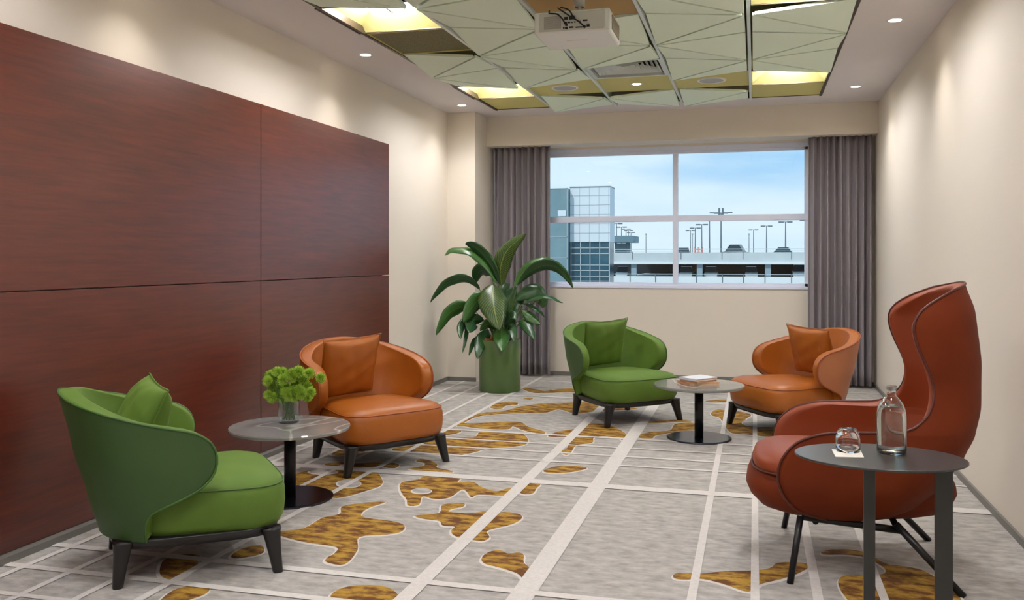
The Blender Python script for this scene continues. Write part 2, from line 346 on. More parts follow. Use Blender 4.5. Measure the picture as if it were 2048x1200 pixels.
lx = [(-2.75, .03), (-2.53, .03), (-2.31, .03), (-2.09, .035), (-1.195, .065), (-.80, .09), (-.216, .032), (0, .03), (.215, .035), (.44, .03)]
for k, (x, w) in enumerate(lx): poly([(x - w / 2, YF), (x + w / 2, YF), (x + w / 2, YB), (x - w / 2, YB)], .0028 + k * .00001, 1)
ly = [(1.1, .04), (2.1, .035), (2.60, .03), (2.85, .04), (3.10, .045), (4.655, .085), (5.15, .03), (5.385, .03), (5.63, .03), (5.92, .04), (7.55, .04), (8.1, .03), (8.5, .03)]
for k, (y, w) in enumerate(ly): poly([(XL, y - w / 2), (XR, y - w / 2), (XR, y + w / 2), (XL, y + w / 2)], .0030 + k * .00001, 1)
bmesh.ops.triangulate(bm, faces=[f for f in bm.faces if f not in fs]); bm.normal_update()
for f in [f for f in bm.faces if f.normal.z < 0 and f.calc_center_median().z > .0001]: f.normal_flip()
bmesh.ops.dissolve_degenerate(bm, dist=1e-5, edges=bm.edges[:])
tag(bobj('floor', bm, ['carpet', 'carpet_white', 'carpet_gold'], norm=False), 'grey carpet with cream grid lines and gold blotches', 'carpet', kind='structure')

# ------------------------------------------------------------------ walls
def struct(name, lst, m, **k): return tag(boxes(name, lst, m, **k), kind='structure')
struct('wall_left', [(XL - .1, YF, 0, XL, YB + .1, ZC + .3)], 'wall')
struct('wall_right', [(XR, YF, 0, XR + .1, YB + .1, ZC + .3)], 'wall')
struct('wall_near', [(XL - .1, YF - .1, 0, XR + .1, YF, ZC + .3)], 'wall')
WX0, WX1, WZ0, WZ1 = -2.15, .497, .925, 2.33
struct('wall_back', [(XL - .1, YB, 0, WX0, YB + .12, ZC + .3), (WX1, YB, 0, XR + .1, YB + .12, ZC + .3), (WX0, YB, 0, WX1, YB + .12, WZ0), (WX0, YB, WZ1, WX1, YB + .12, ZC + .3)], 'wall')
struct('trim_1', [(-2.644, 8.69, 2.347, XR, YB, ZC)], 'wall')          # bulkhead over the window
struct('trim_2', [(XL, 8.31, 0, -2.644, YB, ZC)], 'wall')              # pier in the corner
struct('baseboard_left', [(XL, YF, 0, -2.835, 6.75, .028), (XL, 6.75, 0, XL + .012, 8.31, .04)], 'skirting')
struct('baseboard_right', [(XR - .012, YF, 0, XR, YB, .035)], 'skirting')
struct('baseboard_back', [(-2.644, YB - .012, 0, XR, YB, .04), (XL, 8.298, 0, -2.632, 8.31, .04)], 'skirting')

# window
wf = tag(empty('window_1', ((WX0 + WX1) / 2, YB + .05, WZ0)), kind='structure')
def wbox(name, lst, m, bev=0):
    c = wf.location; return boxes(name, [(a - c.x, b - c.y, z - c.z, d - c.x, e - c.y, g - c.z) for a, b, z, d, e, g in lst], m, wf, bev)
y0, y1 = YB + .04, YB + .10
wbox('window_frame', [(WX0, y0, WZ0, WX1, y1, .962), (WX0, y0, 2.258, WX1, y1, WZ1), (WX0, y0, WZ0, WX0 + .05, y1, WZ1), (WX1 - .035, y0, WZ0, WX1, y1, WZ1), (WX0, y0 - .02, 2.285, WX1, y0, WZ1)], 'alu', .003)
wbox('mullion', [(-.795, y0 - .01, .955, -.745, y1, 2.265)], 'alu', .003)
wbox('transom', [(WX0, y0 - .012, 1.578, -.795, y1, 1.636), (-.745, y0 - .012, 1.578, WX1, y1, 1.636)], 'alu', .003)
wbox('window_sill', [(WX0, YB - .012, .905, WX1, y0, .932)], 'alu', .004)
for a, b in ((WX0 + .04, -.79), (-.75, WX1 - .03)):
    for c, d in ((.955, 1.585), (1.63, 2.265)): wbox('window_pane', [(a, y0 + .028, c, b, y0 + .034, d)], 'pane')

# ------------------------------------------------------------------ wood wall panels
PX = -2.875
for (a, b, c, d, lab) in ((1.2, 4.777, .03, 1.066, 'large dark red wood wall panel, lower left of the four'), (1.2, 4.777, 1.071, 2.135, 'large dark red wood wall panel, upper left of the four'),
                     (4.782, 6.727, .03, 1.066, 'dark red wood wall panel behind the orange armchair, lower right of the four'), (4.782, 6.727, 1.071, 2.135, 'dark red wood wall panel with bluish window sheen, upper right of the four')):
    o = boxes('wall_panel', [(XL + .002, a, c, PX, b, d)], 'wood1', bev=.0015); tag(o, lab, 'wall panel', 'red wood wall panels')

# ------------------------------------------------------------------ ceiling
CX = [.565, -.037, -.639, -1.241, -1.843, -2.41]; RY = [8.235 - .6015 * i for i in range(9)]   # columns right to left, rows from the window
FX0, FX1, FY0, FY1 = -2.41, .565, RY[8], 8.235
troffers = [(0, 1), (4, 1), (0, 5), (4, 5)]
near_troffers = [(.264, 2.3), (-2.12, 2.3), (-.94, .9), (-.94, -1.2)]  # out of view; the two mid-room ones are added to light the room
def holed(x0, y0, x1, y1, hs):
    xs = sorted({x0, x1} | {h[0] for h in hs} | {h[2] for h in hs}); ys = sorted({y0, y1} | {h[1] for h in hs} | {h[3] for h in hs}); o = []
    for a, b in zip(xs, xs[1:]):
        for c, d in zip(ys, ys[1:]):
            mx_, my_ = (a + b) / 2, (c + d) / 2
            if not any(h[0] < mx_ < h[2] and h[1] < my_ < h[3] for h in hs): o.append((a, c, ZC, b, d, ZC + .1))
    return o
struct('ceiling', [(XL - .1, YF - .1, ZC, FX0, YB + .1, ZC + .1), (FX1, YF - .1, ZC, XR + .1, YB + .1, ZC + .1), (FX0, FY1, ZC, FX1, YB + .1, ZC + .1),
                   *holed(FX0, YF - .1, FX1, FY0, [(x - .29, y - .29, x + .29, y + .29) for x, y in near_troffers]), (XL - .1, YF - .1, ZC + .26, XR + .1, YB + .1, ZC + .3), (FX0 - .02, FY0 - .02, ZC + .1, FX0, FY1 + .02, ZC + .26), (FX1, FY0 - .02, ZC + .1, FX1 + .02, FY1 + .02, ZC + .26), (FX0, FY1, ZC + .1, FX1, FY1 + .02, ZC + .26), (FX0, FY0 - .02, ZC + .1, FX1, FY0, ZC + .26)], 'white_ceiling')
struct('trim_3', [(FX0, FY0, ZC - .012, FX0 + .022, FY1, ZC + .05), (FX1 - .022, FY0, ZC - .012, FX1, FY1, ZC + .05), (FX0, FY1 - .018, ZC - .004, FX1, FY1, ZC + .05)], 'bronze')
struct('trim_4', [(FX0 + .022, FY0, ZC + .12, FX1 - .022, FY1 - .018, ZC + .13)], 'void')
for k, x in enumerate(CX[1:5]):
    n = [0, 0, 0, 0][k]
    struct('trim_%d' % (5 + k), [(x - .010, FY0, ZC - .022, x + .010, FY1 - .6 * n, ZC + .03)], 'rail_white')
ordn = ['first', 'second', 'third', 'fourth', 'fifth', 'sixth', 'seventh', 'eighth']
coln = ['rightmost', 'fourth', 'third', 'second', 'leftmost']
def tri_prism(bm, A, B, C, th, gap):
    P = [Vector(A), Vector(B), Vector(C)]; cen = sum(P, Vector()) / 3
    Q = []
    # inset each edge in plan by gap
    def inset(P, g):
        res = []
        for i in range(3):
            p0, p1, p2 = P[i - 1], P[i], P[(i + 1) % 3]
            def n2(a, b):
                d = (b - a); nn = Vector((d.y, -d.x, 0)).normalized(); 
                if nn.dot(cen - a) < 0: nn = -nn
                return nn
            n_a, n_b = n2(p0, p1), n2(p1, p2); k = g / (1 + n_a.dot(n_b)); v = p1 + (n_a + n_b) * k; res.append(v)
        return res
    Q = inset(P, gap)
    lo = [bm.verts.new(q) for q in Q]; hi = [bm.verts.new(q + Vector((0, 0, th))) for q in Q]
    bm.faces.new(lo); bm.faces.new(hi[::-1])
    for i in range(3): bm.faces.new((lo[i], lo[(i + 1) % 3], hi[(i + 1) % 3], hi[i]))
def folded(par):
    w, h, lowz, hiz = .602, .6015, -.052, -.004
    m_ = .012
    xs = (-w / 2 + m_, w / 2 - m_); ys = (-h / 2 + .002, h / 2 - .002)
    bm = bmesh.new()
    def P(i, j):
        low = ((i + j) % 2 == par); return (xs[i], ys[j], lowz if low else hiz)
    if par == 0: tri_prism(bm, P(0, 0), P(1, 0), P(1, 1), .018, .010); tri_prism(bm, P(0, 0), P(1, 1), P(0, 1), .018, .010)
    else: tri_prism(bm, P(1, 0), P(0, 0), P(0, 1), .018, .010); tri_prism(bm, P(1, 0), P(0, 1), P(1, 1), .018, .010)
    bmesh.ops.recalc_face_normals(bm, faces=bm.faces[:])
    me = bpy.data.meshes.new('folded_tile'); bm.to_mesh(me); bm.free(); me.materials.append(M['tile']); return me
fm = [folded(0), folded(1)]
# kinds: f folded, p plain, l luminaire, g perforated grille, d diffuser, s speaker, o spot tile, b flat tile tinted by warm light
grid = {0: 'plplfblf', }
K = [  # per row from the window; columns right -> left
 'pfffp', 'lsosl', 'ffdff', 'fffff', 'ffffg', 'lfbfl', 'fffff', 'fffff']
def troffer(cx, cy, lab):
    r = tag(empty('ceiling_light', (cx, cy, ZC)), lab, 'ceiling light', 'square recessed ceiling lights')
    bm = bmesh.new(); a, b, zt = .285, .15, .10
    ring = lambda s, z: [(-s, -s, z), (s, -s, z), (s, s, z), (-s, s, z)]
    loft(bm, [ring(a + .01, -.004), ring(a, 0), ring(b, zt)], True, False, False); bobj('reflector', bm, 'reflector', r, norm=False)
    for sx_ in (-1, 1): boxes('lamp_diffuser', [(min(sx_ * .012, sx_ * b), -b, zt - .012, max(sx_ * .012, sx_ * b), b, zt - .004)], 'lamp', r)
    boxes('divider', [(-.008, -b, zt - .03, .008, b, zt - .002)], 'white_plastic', r)
    boxes('frame', [(-.295, -.298, -.006, .295, -.285, .012), (-.295, .285, -.006, .295, .298, .012), (-.295, -.285, -.006, -.285, .285, .012), (.285, -.285, -.006, .295, .285, .012)], 'bronze', r)
    return r
def spot(x, y, z, lab, lit=True):
    r = tag(empty('downlight', (x, y, z)), lab, 'downlight', 'small round recessed downlights')
    bm = bmesh.new(); lathe(bm, [(.035, -.001), (.047, -.004), (.049, -.0005), (.049, .0)], 24, cap0=False, cap1=False); bobj('trim_ring', bm, 'white_plastic', r, True)
    bm = bmesh.new(); lathe(bm, [(.036, -.0015), (.036, -.0005)], 24); bobj('lens', bm, 'spot_glow', r)
    l = bpy.data.lights.new('downlight_lamp', 'SPOT'); l.energy = SPOT_W; l.spot_size = math.radians(105); l.spot_blend = 1.0; l.shadow_soft_size = .03; l.color = WARM
    lo = bpy.data.objects.new('downlight_lamp', l); COL.objects.link(lo); lo.location = (0, 0, -.012); lo.parent = r
    return r
for ri, row in enumerate(K):
    for ci, k in enumerate(row):
        xa, xb = CX[ci + 1], CX[ci]; ya, yb = RY[ri + 1], RY[ri]; cx, cy = (xa + xb) / 2, (ya + yb) / 2
        if ci == 4: cx = CX[4] - .301
        place = '%s column, %s row from the window' % (coln[ci], ordn[ri])
        if k == 'f':
            # vertex (col index c, row index r counted from near) is low when odd
            rr = 8 - ri       # row index of far edge...  (col right idx ci, far row ri)
            low_far_right = ((ci + (5 - ri)) % 2 == 1)      # photo: (A, 6.43), (B, 5.83) hang low
            par = 0 if low_far_right else 1                  # corner (1,1) low -> par 0
            o = bpy.data.objects.new('folded_ceiling_tile', fm[par]); COL.objects.link(o); o.location = (cx, cy, ZC)
            if ci == 4: o.scale = (.94, 1, 1); o.location.x = (CX[4] + FX0) / 2 + .004
            tag(o, 'pale sage folded ceiling tile, %s' % place, 'ceiling tile', 'folded sage ceiling tiles')
        elif k in 'psobg':
            hw = .289 if ci != 4 else .27; cxx = cx if ci != 4 else (CX[4] + FX0) / 2 + .004
            nm, mm, lb = {'p': ('flat_ceiling_tile', 'flat_tile', 'flat olive ceiling tile'), 's': ('flat_ceiling_tile', 'flat_tile', 'flat olive ceiling tile around a round speaker'), 'o': ('flat_ceiling_tile', 'flat_tile', 'flat olive ceiling tile around a downlight'), 'b': ('flat_ceiling_tile', 'warm_lit_tile', 'flat ceiling tile above the projector, warm lamp light in its colour'), 'g': ('perforated_ceiling_tile', 'mesh_tile', 'dark olive perforated return air tile beside the left ceiling light')}[k]
            o = boxes(nm, [(cxx - hw, cy - .298, ZC, cxx + hw, cy + .298, ZC + .012)], mm); tag(o, lb + (', %s' % place if k in 'ps' else ''), 'ceiling tile')
            if k == 'g': boxes('frame', [(cxx - hw, cy - .298, ZC - .006, cxx + hw, cy - .285, ZC), (cxx - hw, cy + .285, ZC - .006, cxx + hw, cy + .298, ZC), (cxx - hw, cy - .285, ZC - .006, cxx - hw + .012, cy + .285, ZC), (cxx + hw - .012, cy - .285, ZC - .006, cxx + hw, cy + .285, ZC)], 'flat_tile', o)
            if k == 's':
                t = tag(empty('ceiling_speaker', (cx, cy, ZC)), 'round white ceiling speaker, %s of the pair near the window' % ('right' if ci == 1 else 'left'), 'speaker', 'round ceiling speakers')
                bm = bmesh.new(); lathe(bm, [(.095, -.006), (.112, -.008), (.115, 0)], 40, cap0=False, cap1=False); bobj('rim', bm, 'white_plastic', t, True)
                bm = bmesh.new(); lathe(bm, [(.096, -.004), (.096, 0)], 40); bobj('grille', bm, mat('speaker_mesh', (176, 176, 178), .6), t)
            if k == 'o': spot(cx, cy, ZC, 'small downlight set in the olive tile between the two speakers')
        elif k == 'l':
            troffer(cx, cy, {(0, 1): 'square ceiling light with bright lamp, right side near the window', (4, 1): 'small-looking square ceiling light, left side near the window', (0, 5): 'square ceiling light at the top edge, right side above the third tile row', (4, 5): 'large bright square ceiling light at the top left beside the perforated tile'}[(ci, ri)])
        elif k == 'd':
            t = tag(empty('air_diffuser', (cx, cy, ZC)), 'square louvred air diffuser in the ceiling behind the projector', 'air vent')
            ring = lambda s, z: [(-s, -s, z), (s, -s, z), (s, s, z), (-s, s, z)]
            bm = bmesh.new(); loft(bm, [ring(.29, .02), ring(.29, -.006), ring(.265, -.006), ring(.262, .06)], True, False, False); bobj('frame', bm, 'rail_white', t, norm=False)
            for q in range(7):
                s = .245 - q * .035; bm = bmesh.new(); loft(bm, [ring(s, .012), ring(s - .038, .05)], True, False, False)
                o = bobj('louvre', bm, 'rail_white', t, norm=False); sm_ = o.modifiers.new('s', 'SOLIDIFY'); sm_.thickness = .002
for (x, y), w_ in zip(near_troffers, ('right of the camera above the oval table', 'at the left above the near wood panels', 'added unseen to light the room, just ahead of the camera', 'added unseen to light the room, behind the camera')): troffer(x, y, 'square ceiling light ' + w_)
for (x, y, lb) in ((-2.65, 5.785, 'downlight at the left over the wood panels'), (-2.65, 7.92, 'downlight at the left near the corner pier'), (.815, 5.785, 'downlight at the right, the nearer one'), (.81, 7.93, 'downlight at the right close to the bulkhead'),
                   (-2.65, 3.65, 'downlight on the left side above the near green armchair, out of view'), (.815, 3.65, 'downlight on the right side above the winged chair, out of view'), (-2.65, 1.5, 'downlight on the left, nearest the camera'), (.815, 1.5, 'downlight on the right, nearest the camera')):
    spot(x, y, ZC, lb)

# ------------------------------------------------------------------ projector
pr = tag(empty('projector', (-.915, 4.70, 2.37)), 'white projector with black cables hanging from the ceiling', 'projector')
bm = bmesh.new(); box(bm, -.2, -.18, 0, .2, .18, .118, bev=.012); bobj('body', bm, 'white_plastic', pr)
boxes('rear_panel', [(-.172, -.184, .012, .172, -.178, .106)], mat('projector_panel', (208, 206, 198), .5), pr, bev=.001)
boxes('vent_grille', [(-.145, -.188, .024, -.055, -.183, .088)], 'grille_grey', pr)
boxes('side_grille', [(.199, -.12, .02, .2035, .12, .095)], mat('projector_side', (150, 140, 120), .6), pr)
boxes('label_strip', [(-.06, -.02, -.0015, .055, -.012, .001)], 'paper', pr)
bm = bmesh.new()
for (x, z, a, b) in ((-.028, .075, .010, .007), (.002, .077, .014, .010), (-.028, .052, .006, .003), (-.012, .053, .006, .004), (.004, .051, .003, .003), (.018, .053, .004, .003), (.045, .055, .003, .002), (.072, .058, .012, .004), (-.026, .040, .006, .005), (-.04, .026, .004, .004), (-.026, .024, .007, .005), (0, .027, .011, .004), (.04, .025, .018, .003), (.088, .03, .008, .006)):
    box(bm, x - a, -.187, z - b, x + a, -.1835, z + b)
bobj('port', bm, 'black', pr)
for pts in ([(-.115, -.19, .118), (-.11, -.21, .10), (-.07, -.215, .092), (-.045, -.21, .07), (-.035, -.19, .052)], [(-.075, -.17, .135), (-.05, -.21, .112), (.0, -.215, .075), (.04, -.21, .05), (.065, -.19, .028)], [(-.06, -.17, .138), (-.02, -.2, .118), (.0, -.205, .10), (.008, -.19, .08)]):
    bm = bmesh.new(); tube(bm, catmull(pts, 6), .004, 8); tube(bm, [pts[-1], (pts[-1][0] + .008, -.184, pts[-1][2] - .006)], .007, 8); bobj('cable', bm, 'black', pr, True)
bm = bmesh.new(); lathe(bm, [(.009, .118), (.009, .272)], 16, (0, .04, 0)); box(bm, -.06, -.02, .118, .06, .10, .126); bobj('mount_pole', bm, 'white_plastic', pr)
bm = bmesh.new(); lathe(bm, [(.026, .19), (.030, .19), (.030, .268), (.026, .268)], 24, (0, .04, 0), False, False); bobj('mount_collar', bm, 'white_plastic', pr, True)

# ------------------------------------------------------------------ curtains
def curtain(x0, x1, folds, lab, seed):
    rnd = random.Random(seed); bm = bmesh.new(); n = folds * 14; zs = [.025, .15, .3, .6, 1.0, 1.5, 2.0, 2.25, 2.40]
    ph = [rnd.uniform(-.5, .5) for _ in range(folds + 2)]; am = [rnd.uniform(.65, 1.15) for _ in range(folds + 2)]
    rows = []
    for z in zs:
        sp = 1 - .35 * (z / 2.4); row = []
        for i in range(n + 1):
            u = i / n; k = u * folds; a = am[int(k)] * (1 - k % 1) + am[int(k) + 1] * (k % 1); p_ = ph[int(k)] * (1 - k % 1) + ph[int(k) + 1] * (k % 1)
            s = math.sin(2 * PI * k + p_ + .5 * math.sin(z * 1.3 + k)); s = math.copysign(abs(s) ** .75, s)
            row.append(bm.verts.new((x0 + (x1 - x0) * u + .012 * math.sin(4 * PI * k) * sp, 8.83 + .05 * a * sp * s, z)))
        rows.append(row)
    for a, b in zip(rows, rows[1:]):
        for i in range(n): bm.faces.new((a[i], a[i + 1], b[i + 1], b[i]))
    o = bobj('curtain', bm, 'curtain', None, True); m = o.modifiers.new('s', 'SOLIDIFY'); m.thickness = .004
    tag(o, lab, 'curtain', 'floor length curtains')
    bm = bmesh.new()
    for zc_ in (.215,):
        pts = [Vector((x0 + (x1 - x0) * i / n, 0, 0)) for i in range(n + 1)]
    bm.free()
    # heading tape along the top
    boxes('curtain_track', [(x0, 8.80, 2.40, x1, 8.86, 2.42)], 'alu', o)
    return o
curtain(-2.60, -2.005, 9, 'grey mauve pleated curtain left of the window behind the plant', 1)
curtain(.485, 1.045, 9, 'grey mauve pleated curtain right of the window by the right wall', 5)

# ------------------------------------------------------------------ upholstered shell builder
def shell(name, B, Az, yb, w, R, top_mode, thick, mats, parent, ncol=26, sub=1, rows=34, pw=1.8, topz_pow=1.4, rim=1):
    """B: edge outline (y,z) on one side from bottom to the top front; Az: heights at the back centre for the same points."""
    Bs = catmull([(a, b, c) for (a, b), c in zip(B, Az)], 4)
    # resample by arc length
    L_ = [0]
    for p, q in zip(Bs, Bs[1:]): L_.append(L_[-1] + (Vector((q.x, q.y, q.z * .6)) - Vector((p.x, p.y, p.z * .6))).length)
    rowsv = []
    for k in range(rows + 1):
        s = L_[-1] * k / rows; i = max(j for j in range(len(L_)) if L_[j] <= s + 1e-9); i = min(i, len(Bs) - 2)
        t = (s - L_[i]) / max(1e-9, L_[i + 1] - L_[i]); rowsv.append(Bs[i].lerp(Bs[i + 1], t))
    bm = bmesh.new(); grid_ = []
    for r in rowsv:
        yB, zB, zA = r.x, r.y, r.z; dB = yB - interp(yb, zB); row = []
        for j in range(-ncol, ncol + 1):
            p = abs(j) / ncol; sg = 1 if j >= 0 else -1
            d = dB * (p ** pw if dB < R * 1.1 else (p ** pw)); z = zA + (zB - zA) * (p ** topz_pow)
            RR = interp(R, z) if isinstance(R, list) else R; e = 2.2
            lat = interp(w, z) * (1 - max(0, 1 - d / RR) ** e) ** (1 / e)
            row.append((sg * lat, interp(yb, z) + d, z))
        grid_.append(row)
    vs = [[bm.verts.new(p) for p in row] for row in grid_]
    for a, b in zip(vs, vs[1:]):
        for i in range(len(a) - 1): bm.faces.new((a[i], a[i + 1], b[i + 1], b[i]))
    for f in bm.faces: f.normal_update()
    o = bobj(name, bm, mats, parent, True, norm=False)
    s = o.modifiers.new('s', 'SOLIDIFY'); s.thickness = thick; s.offset = -1; s.use_even_offset = False; s.material_offset = 1; s.material_offset_rim = rim; s.edge_crease_outer = 1.0; s.edge_crease_rim = 0
    if sub: subsurf(o, sub)
    return o, grid_
def outline_tube(grid_, out=.0, r=.005, name='piping', m=None, parent=None):
    ed = [row[-1] for row in grid_]; top = grid_[-1][::-1]; ed2 = [row[0] for row in grid_[::-1]]
    P = [Vector(p) for p in ed + top[1:] + ed2[1:]]
    c = Vector((0, -.1, 0)); Q = []
    for p in P:
        Q.append(p)
    bm = bmesh.new(); tube(bm, Q, r, 8); return bobj(name, bm, m, parent, True)
def seat_loft(name, hw0, hw1, ya, yb_, prof, m, parent, n=4.0, cnt=48, sub=0, bulge=0):
    """prof: list of (inset metres, z); plan = superellipse, half width hw0 at the back, hw1 at the front"""
    bm = bmesh.new(); rings = []
    cy, hl = (ya + yb_) / 2, (yb_ - ya) / 2
    for ins, z in prof:
        ring = []
        for i in range(cnt):
            t = 2 * PI * i / cnt; ct, st = math.cos(t), math.sin(t)
            ex = math.copysign(abs(ct) ** (2 / n), ct); ey = math.copysign(abs(st) ** (2 / n), st)
            l = hl - ins; y = cy + ey * l; f = (ey + 1) / 2; hw = hw0 + (hw1 - hw0) * f - ins
            ring.append((ex * max(hw, .001), y, z + bulge * 0))
        rings.append(ring)
    loft(bm, rings); o = bobj(name, bm, m, parent, True)
    if sub: subsurf(o, sub)
    return o
def taper_leg(name, top, foot, wt, wf, m, parent, k=1.0, n=12):
    bm = bmesh.new(); T, Ft = Vector(top), Vector(foot); rings = []
    for s in (0, .06, .25, .6, .97, 1.0):
        c = T.lerp(Ft, s); r = (wt + (wf - wt) * min(1, s / .35 if s < .35 else 1)) if False else wt + (wf - wt) * (s ** .55)
        if s == 1.0: r *= .9
        rings.append([(c.x + r * math.copysign(abs(math.cos(2 * PI * i / n)) ** .6, math.cos(2 * PI * i / n)), c.y + r * math.copysign(abs(math.sin(2 * PI * i / n)) ** .6, math.sin(2 * PI * i / n)), c.z) for i in range(n)])
    loft(bm, rings); return bobj(name, bm, m, parent, True)

# ------------------------------------------------------------------ tub armchairs
def tub_chair(inner, outer, pipe, lab, loc, ang):
    r = tag(empty('armchair', loc, ang - PI / 2), lab, 'armchair', 'low tub armchairs')
    B = [(-.18, .165), (-.185, .21), (-.18, .26), (-.145, .292), (-.075, .322), (.0, .36), (.045, .41), (.055, .465), (.042, .515), (.005, .552), (-.05, .575)]
    A = [.165, .21, .27, .33, .39, .45, .52, .57, .62, .665, .70]
    yb = [(.16, -.335), (.30, -.375), (.5, -.43), (.70, -.475)]; w = [(.16, .335), (.3, .362), (.45, .380), (.6, .385), (.72, .36)]
    o, g = shell('backrest', B, A, yb, w, .34, 0, .07, [outer, inner], r, ncol=18, rows=20, sub=2, rim=1)
    # piping along the outer rim
    outline_tube(g, r=.0045, m=pipe, parent=r)
    seat_loft('seat', .262, .352, -.27, .345, [(.05, .168), (.02, .172), (.006, .20), (0, .25), (.002, .30), (.010, .328), (.03, .348), (.07, .360), (.14, .368), (.22, .372), (.30, .373)], inner, r, n=4.2, cnt=64)
    bm = bmesh.new(); c = 80; n_ = 4.2; pts = []
    for i in range(c):
        t = 2 * PI * i / c; ct, st = math.cos(t), math.sin(t); ex = math.copysign(abs(ct) ** (2 / n_), ct); ey = math.copysign(abs(st) ** (2 / n_), st)
        pts.append((ex * (.262 + .09 * (ey + 1) / 2 - .009), .0375 + ey * (.3075 - .009), .329))
    tube(bm, pts, .0028, 6, True); bobj('seat_piping', bm, pipe, r, True)
    seat_loft('base_frame', .28, .335, -.315, .33, [(.045, .135), (.02, .135), (.008, .165), (.012, .172)], 'blackwood', r, n=4.2, cnt=64)
    for sx_ in (-1, 1):
        taper_leg('leg', (sx_ * .285, .265, .165), (sx_ * .325, .285, 0), .040, .019, 'blackwood', r)
        taper_leg('leg', (sx_ * .225, -.255, .165), (sx_ * .245, -.275, 0), .040, .019, 'blackwood', r)
    return r
def cushion(name, m, lab, chair, lx_, ly_, lz_, tilt, spin, yaw, size=.40, thick=.12, seed=1):
    rnd = random.Random(seed); bm = bmesh.new(); n = 20; g = {}
    for side in (-1, 1):
        for i in range(n + 1):
            for j in range(n + 1):
                if side == 1 and (i in (0, n) or j in (0, n)): g[(1, i, j)] = g[(-1, i, j)]; continue
                a, b = 2 * i / n - 1, 2 * j / n - 1
                e = max(0, (1 - abs(a) ** 2.4)) ** .5 * max(0, (1 - abs(b) ** 2.4)) ** .5
                pin = 1 - .06 * (1 - abs(a) ** 2) * abs(b) ** 6 ; pin2 = 1 - .06 * (1 - abs(b) ** 2) * abs(a) ** 6
                wr = .006 * math.sin(9 * a + 5 * b + seed) * math.sin(7 * b - 3 * a + 2 * seed) * e
                g[(side, i, j)] = bm.verts.new((a * size / 2 * pin2, side * (thick / 2 * e) + wr, b * size / 2 * pin))
        for i in range(n):
            for j in range(n):
                q = (g[(side, i, j)], g[(side, i + 1, j)], g[(side, i + 1, j + 1)], g[(side, i, j + 1)]); bm.faces.new(q if side == -1 else q[::-1])
    o = bobj(name, bm, m, None, True); subsurf(o, 1)
    # seam piping as a part
    bm = bmesh.new(); P = []
    for i in range(n): P.append(g_pt(i, 0, n, size))
    for j in range(n): P.append(g_pt(n, j, n, size))
    for i in range(n, 0, -1): P.append(g_pt(i, n, n, size))
    for j in range(n, 0, -1): P.append(g_pt(0, j, n, size))
    tube(bm, P, .003, 6, True); bobj('seam', bm, m, o, True)
    mtx = Matrix.Translation(chair.location) @ Matrix.Rotation(chair.rotation_euler.z, 4, 'Z') @ Matrix.Translation((lx_, ly_, lz_)) @ Matrix.Rotation(yaw, 4, 'Z') @ Matrix.Rotation(tilt, 4, 'X') @ Matrix.Rotation(spin, 4, 'Y')
    o.matrix_world = mtx; o.location = mtx.to_translation(); o.rotation_euler = mtx.to_euler(); tag(o, lab, 'cushion', 'square scatter cushions'); return o
def g_pt(i, j, n, size):
    a, b = 2 * i / n - 1, 2 * j / n - 1
    return (a * size / 2 * (1 - .06 * (1 - abs(b) ** 2) * abs(a) ** 6), 0, b * size / 2 * (1 - .06 * (1 - abs(a) ** 2) * abs(b) ** 6))
D = math.radians
ch1 = tub_chair('green', 'green_out', 'green_pipe', 'green velvet tub armchair nearest the camera, against the wood wall', (-2.195, 3.117, 0), D(41))
ch2 = tub_chair('orange', 'orange', 'orange_pipe', 'orange tan leather tub armchair at the left beside the vase table', (-2.19, 4.90, 0), D(-37))
ch3 = tub_chair('green', 'green_out', 'green_pipe', 'green tub armchair under the window', (-.97, 6.70, 0), D(-47))
ch4 = tub_chair('orange', 'orange_out', 'orange_pipe', 'orange tan tub armchair near the right curtain', (.235, 6.55, 0), D(213))
cushion('cushion', 'green', 'green cushion on the near green armchair', ch1, .0, -.19, .54, D(-22), D(4), D(8), .38, .17, 1)
cushion('cushion', 'orange', 'orange leather cushion on the left orange armchair', ch2, .085, -.16, .55, D(-20), D(3), D(4), .395, .13, 2)
cushion('cushion', 'green', 'green cushion on the far green armchair', ch3, .055, -.16, .555, D(-18), D(4), D(0), .38, .12, 3)
cushion('cushion', 'orange', 'orange leather cushion on the far orange armchair', ch4, -.05, -.15, .555, D(-20), D(-3), D(12), .37, .13, 4)

# ------------------------------------------------------------------ wing chair
wc = tag(empty('wing_chair', (.42, 3.80, 0), PI / 2), 'rust velvet high back wing chair with black rod legs', 'armchair')
B = [(.16, .225), (.25, .25), (.305, .30), (.335, .36), (.338, .42), (.318, .475), (.265, .53), (.172, .563), (.08, .571), (-.014, .575), (-.09, .582), (-.142, .605), (-.186, .655), (-.201, .722), (-.189, .785), (-.150, .875), (-.133, .95), (-.155, 1.004), (-.21, 1.045), (-.29, 1.085)]
A = [.225, .25, .30, .35, .40, .445, .49, .525, .545, .56, .58, .61, .66, .725, .785, .865, .935, 1.0, 1.055, 1.11]
ybw = [(.21, -.12), (.28, -.225), (.36, -.29), (.45, -.35), (.54, -.39), (.64, -.412), (.81, -.415), (1.0, -.395), (1.11, -.36)]
ww = [(.21, .27), (.28, .335), (.36, .365), (.48, .375), (.57, .37), (.66, .335), (.75, .315), (.85, .315), (.97, .315), (1.11, .26)]
ws, wg = shell('backrest', B, A, ybw, ww, .30, 0, .05, ['rust', 'rust_in'], wc, ncol=22, rows=48, sub=1, rim=1, pw=1.75)
outline_tube(wg, r=.005, m='rust_pipe', parent=wc)
seat_loft('seat_base', .22, .315, -.33, .455, [(.22, .195), (.12, .20), (.05, .228), (.015, .265), (0, .30), (.004, .33), (.02, .37), (.05, .385)], 'rust', wc, n=3.0, cnt=64)
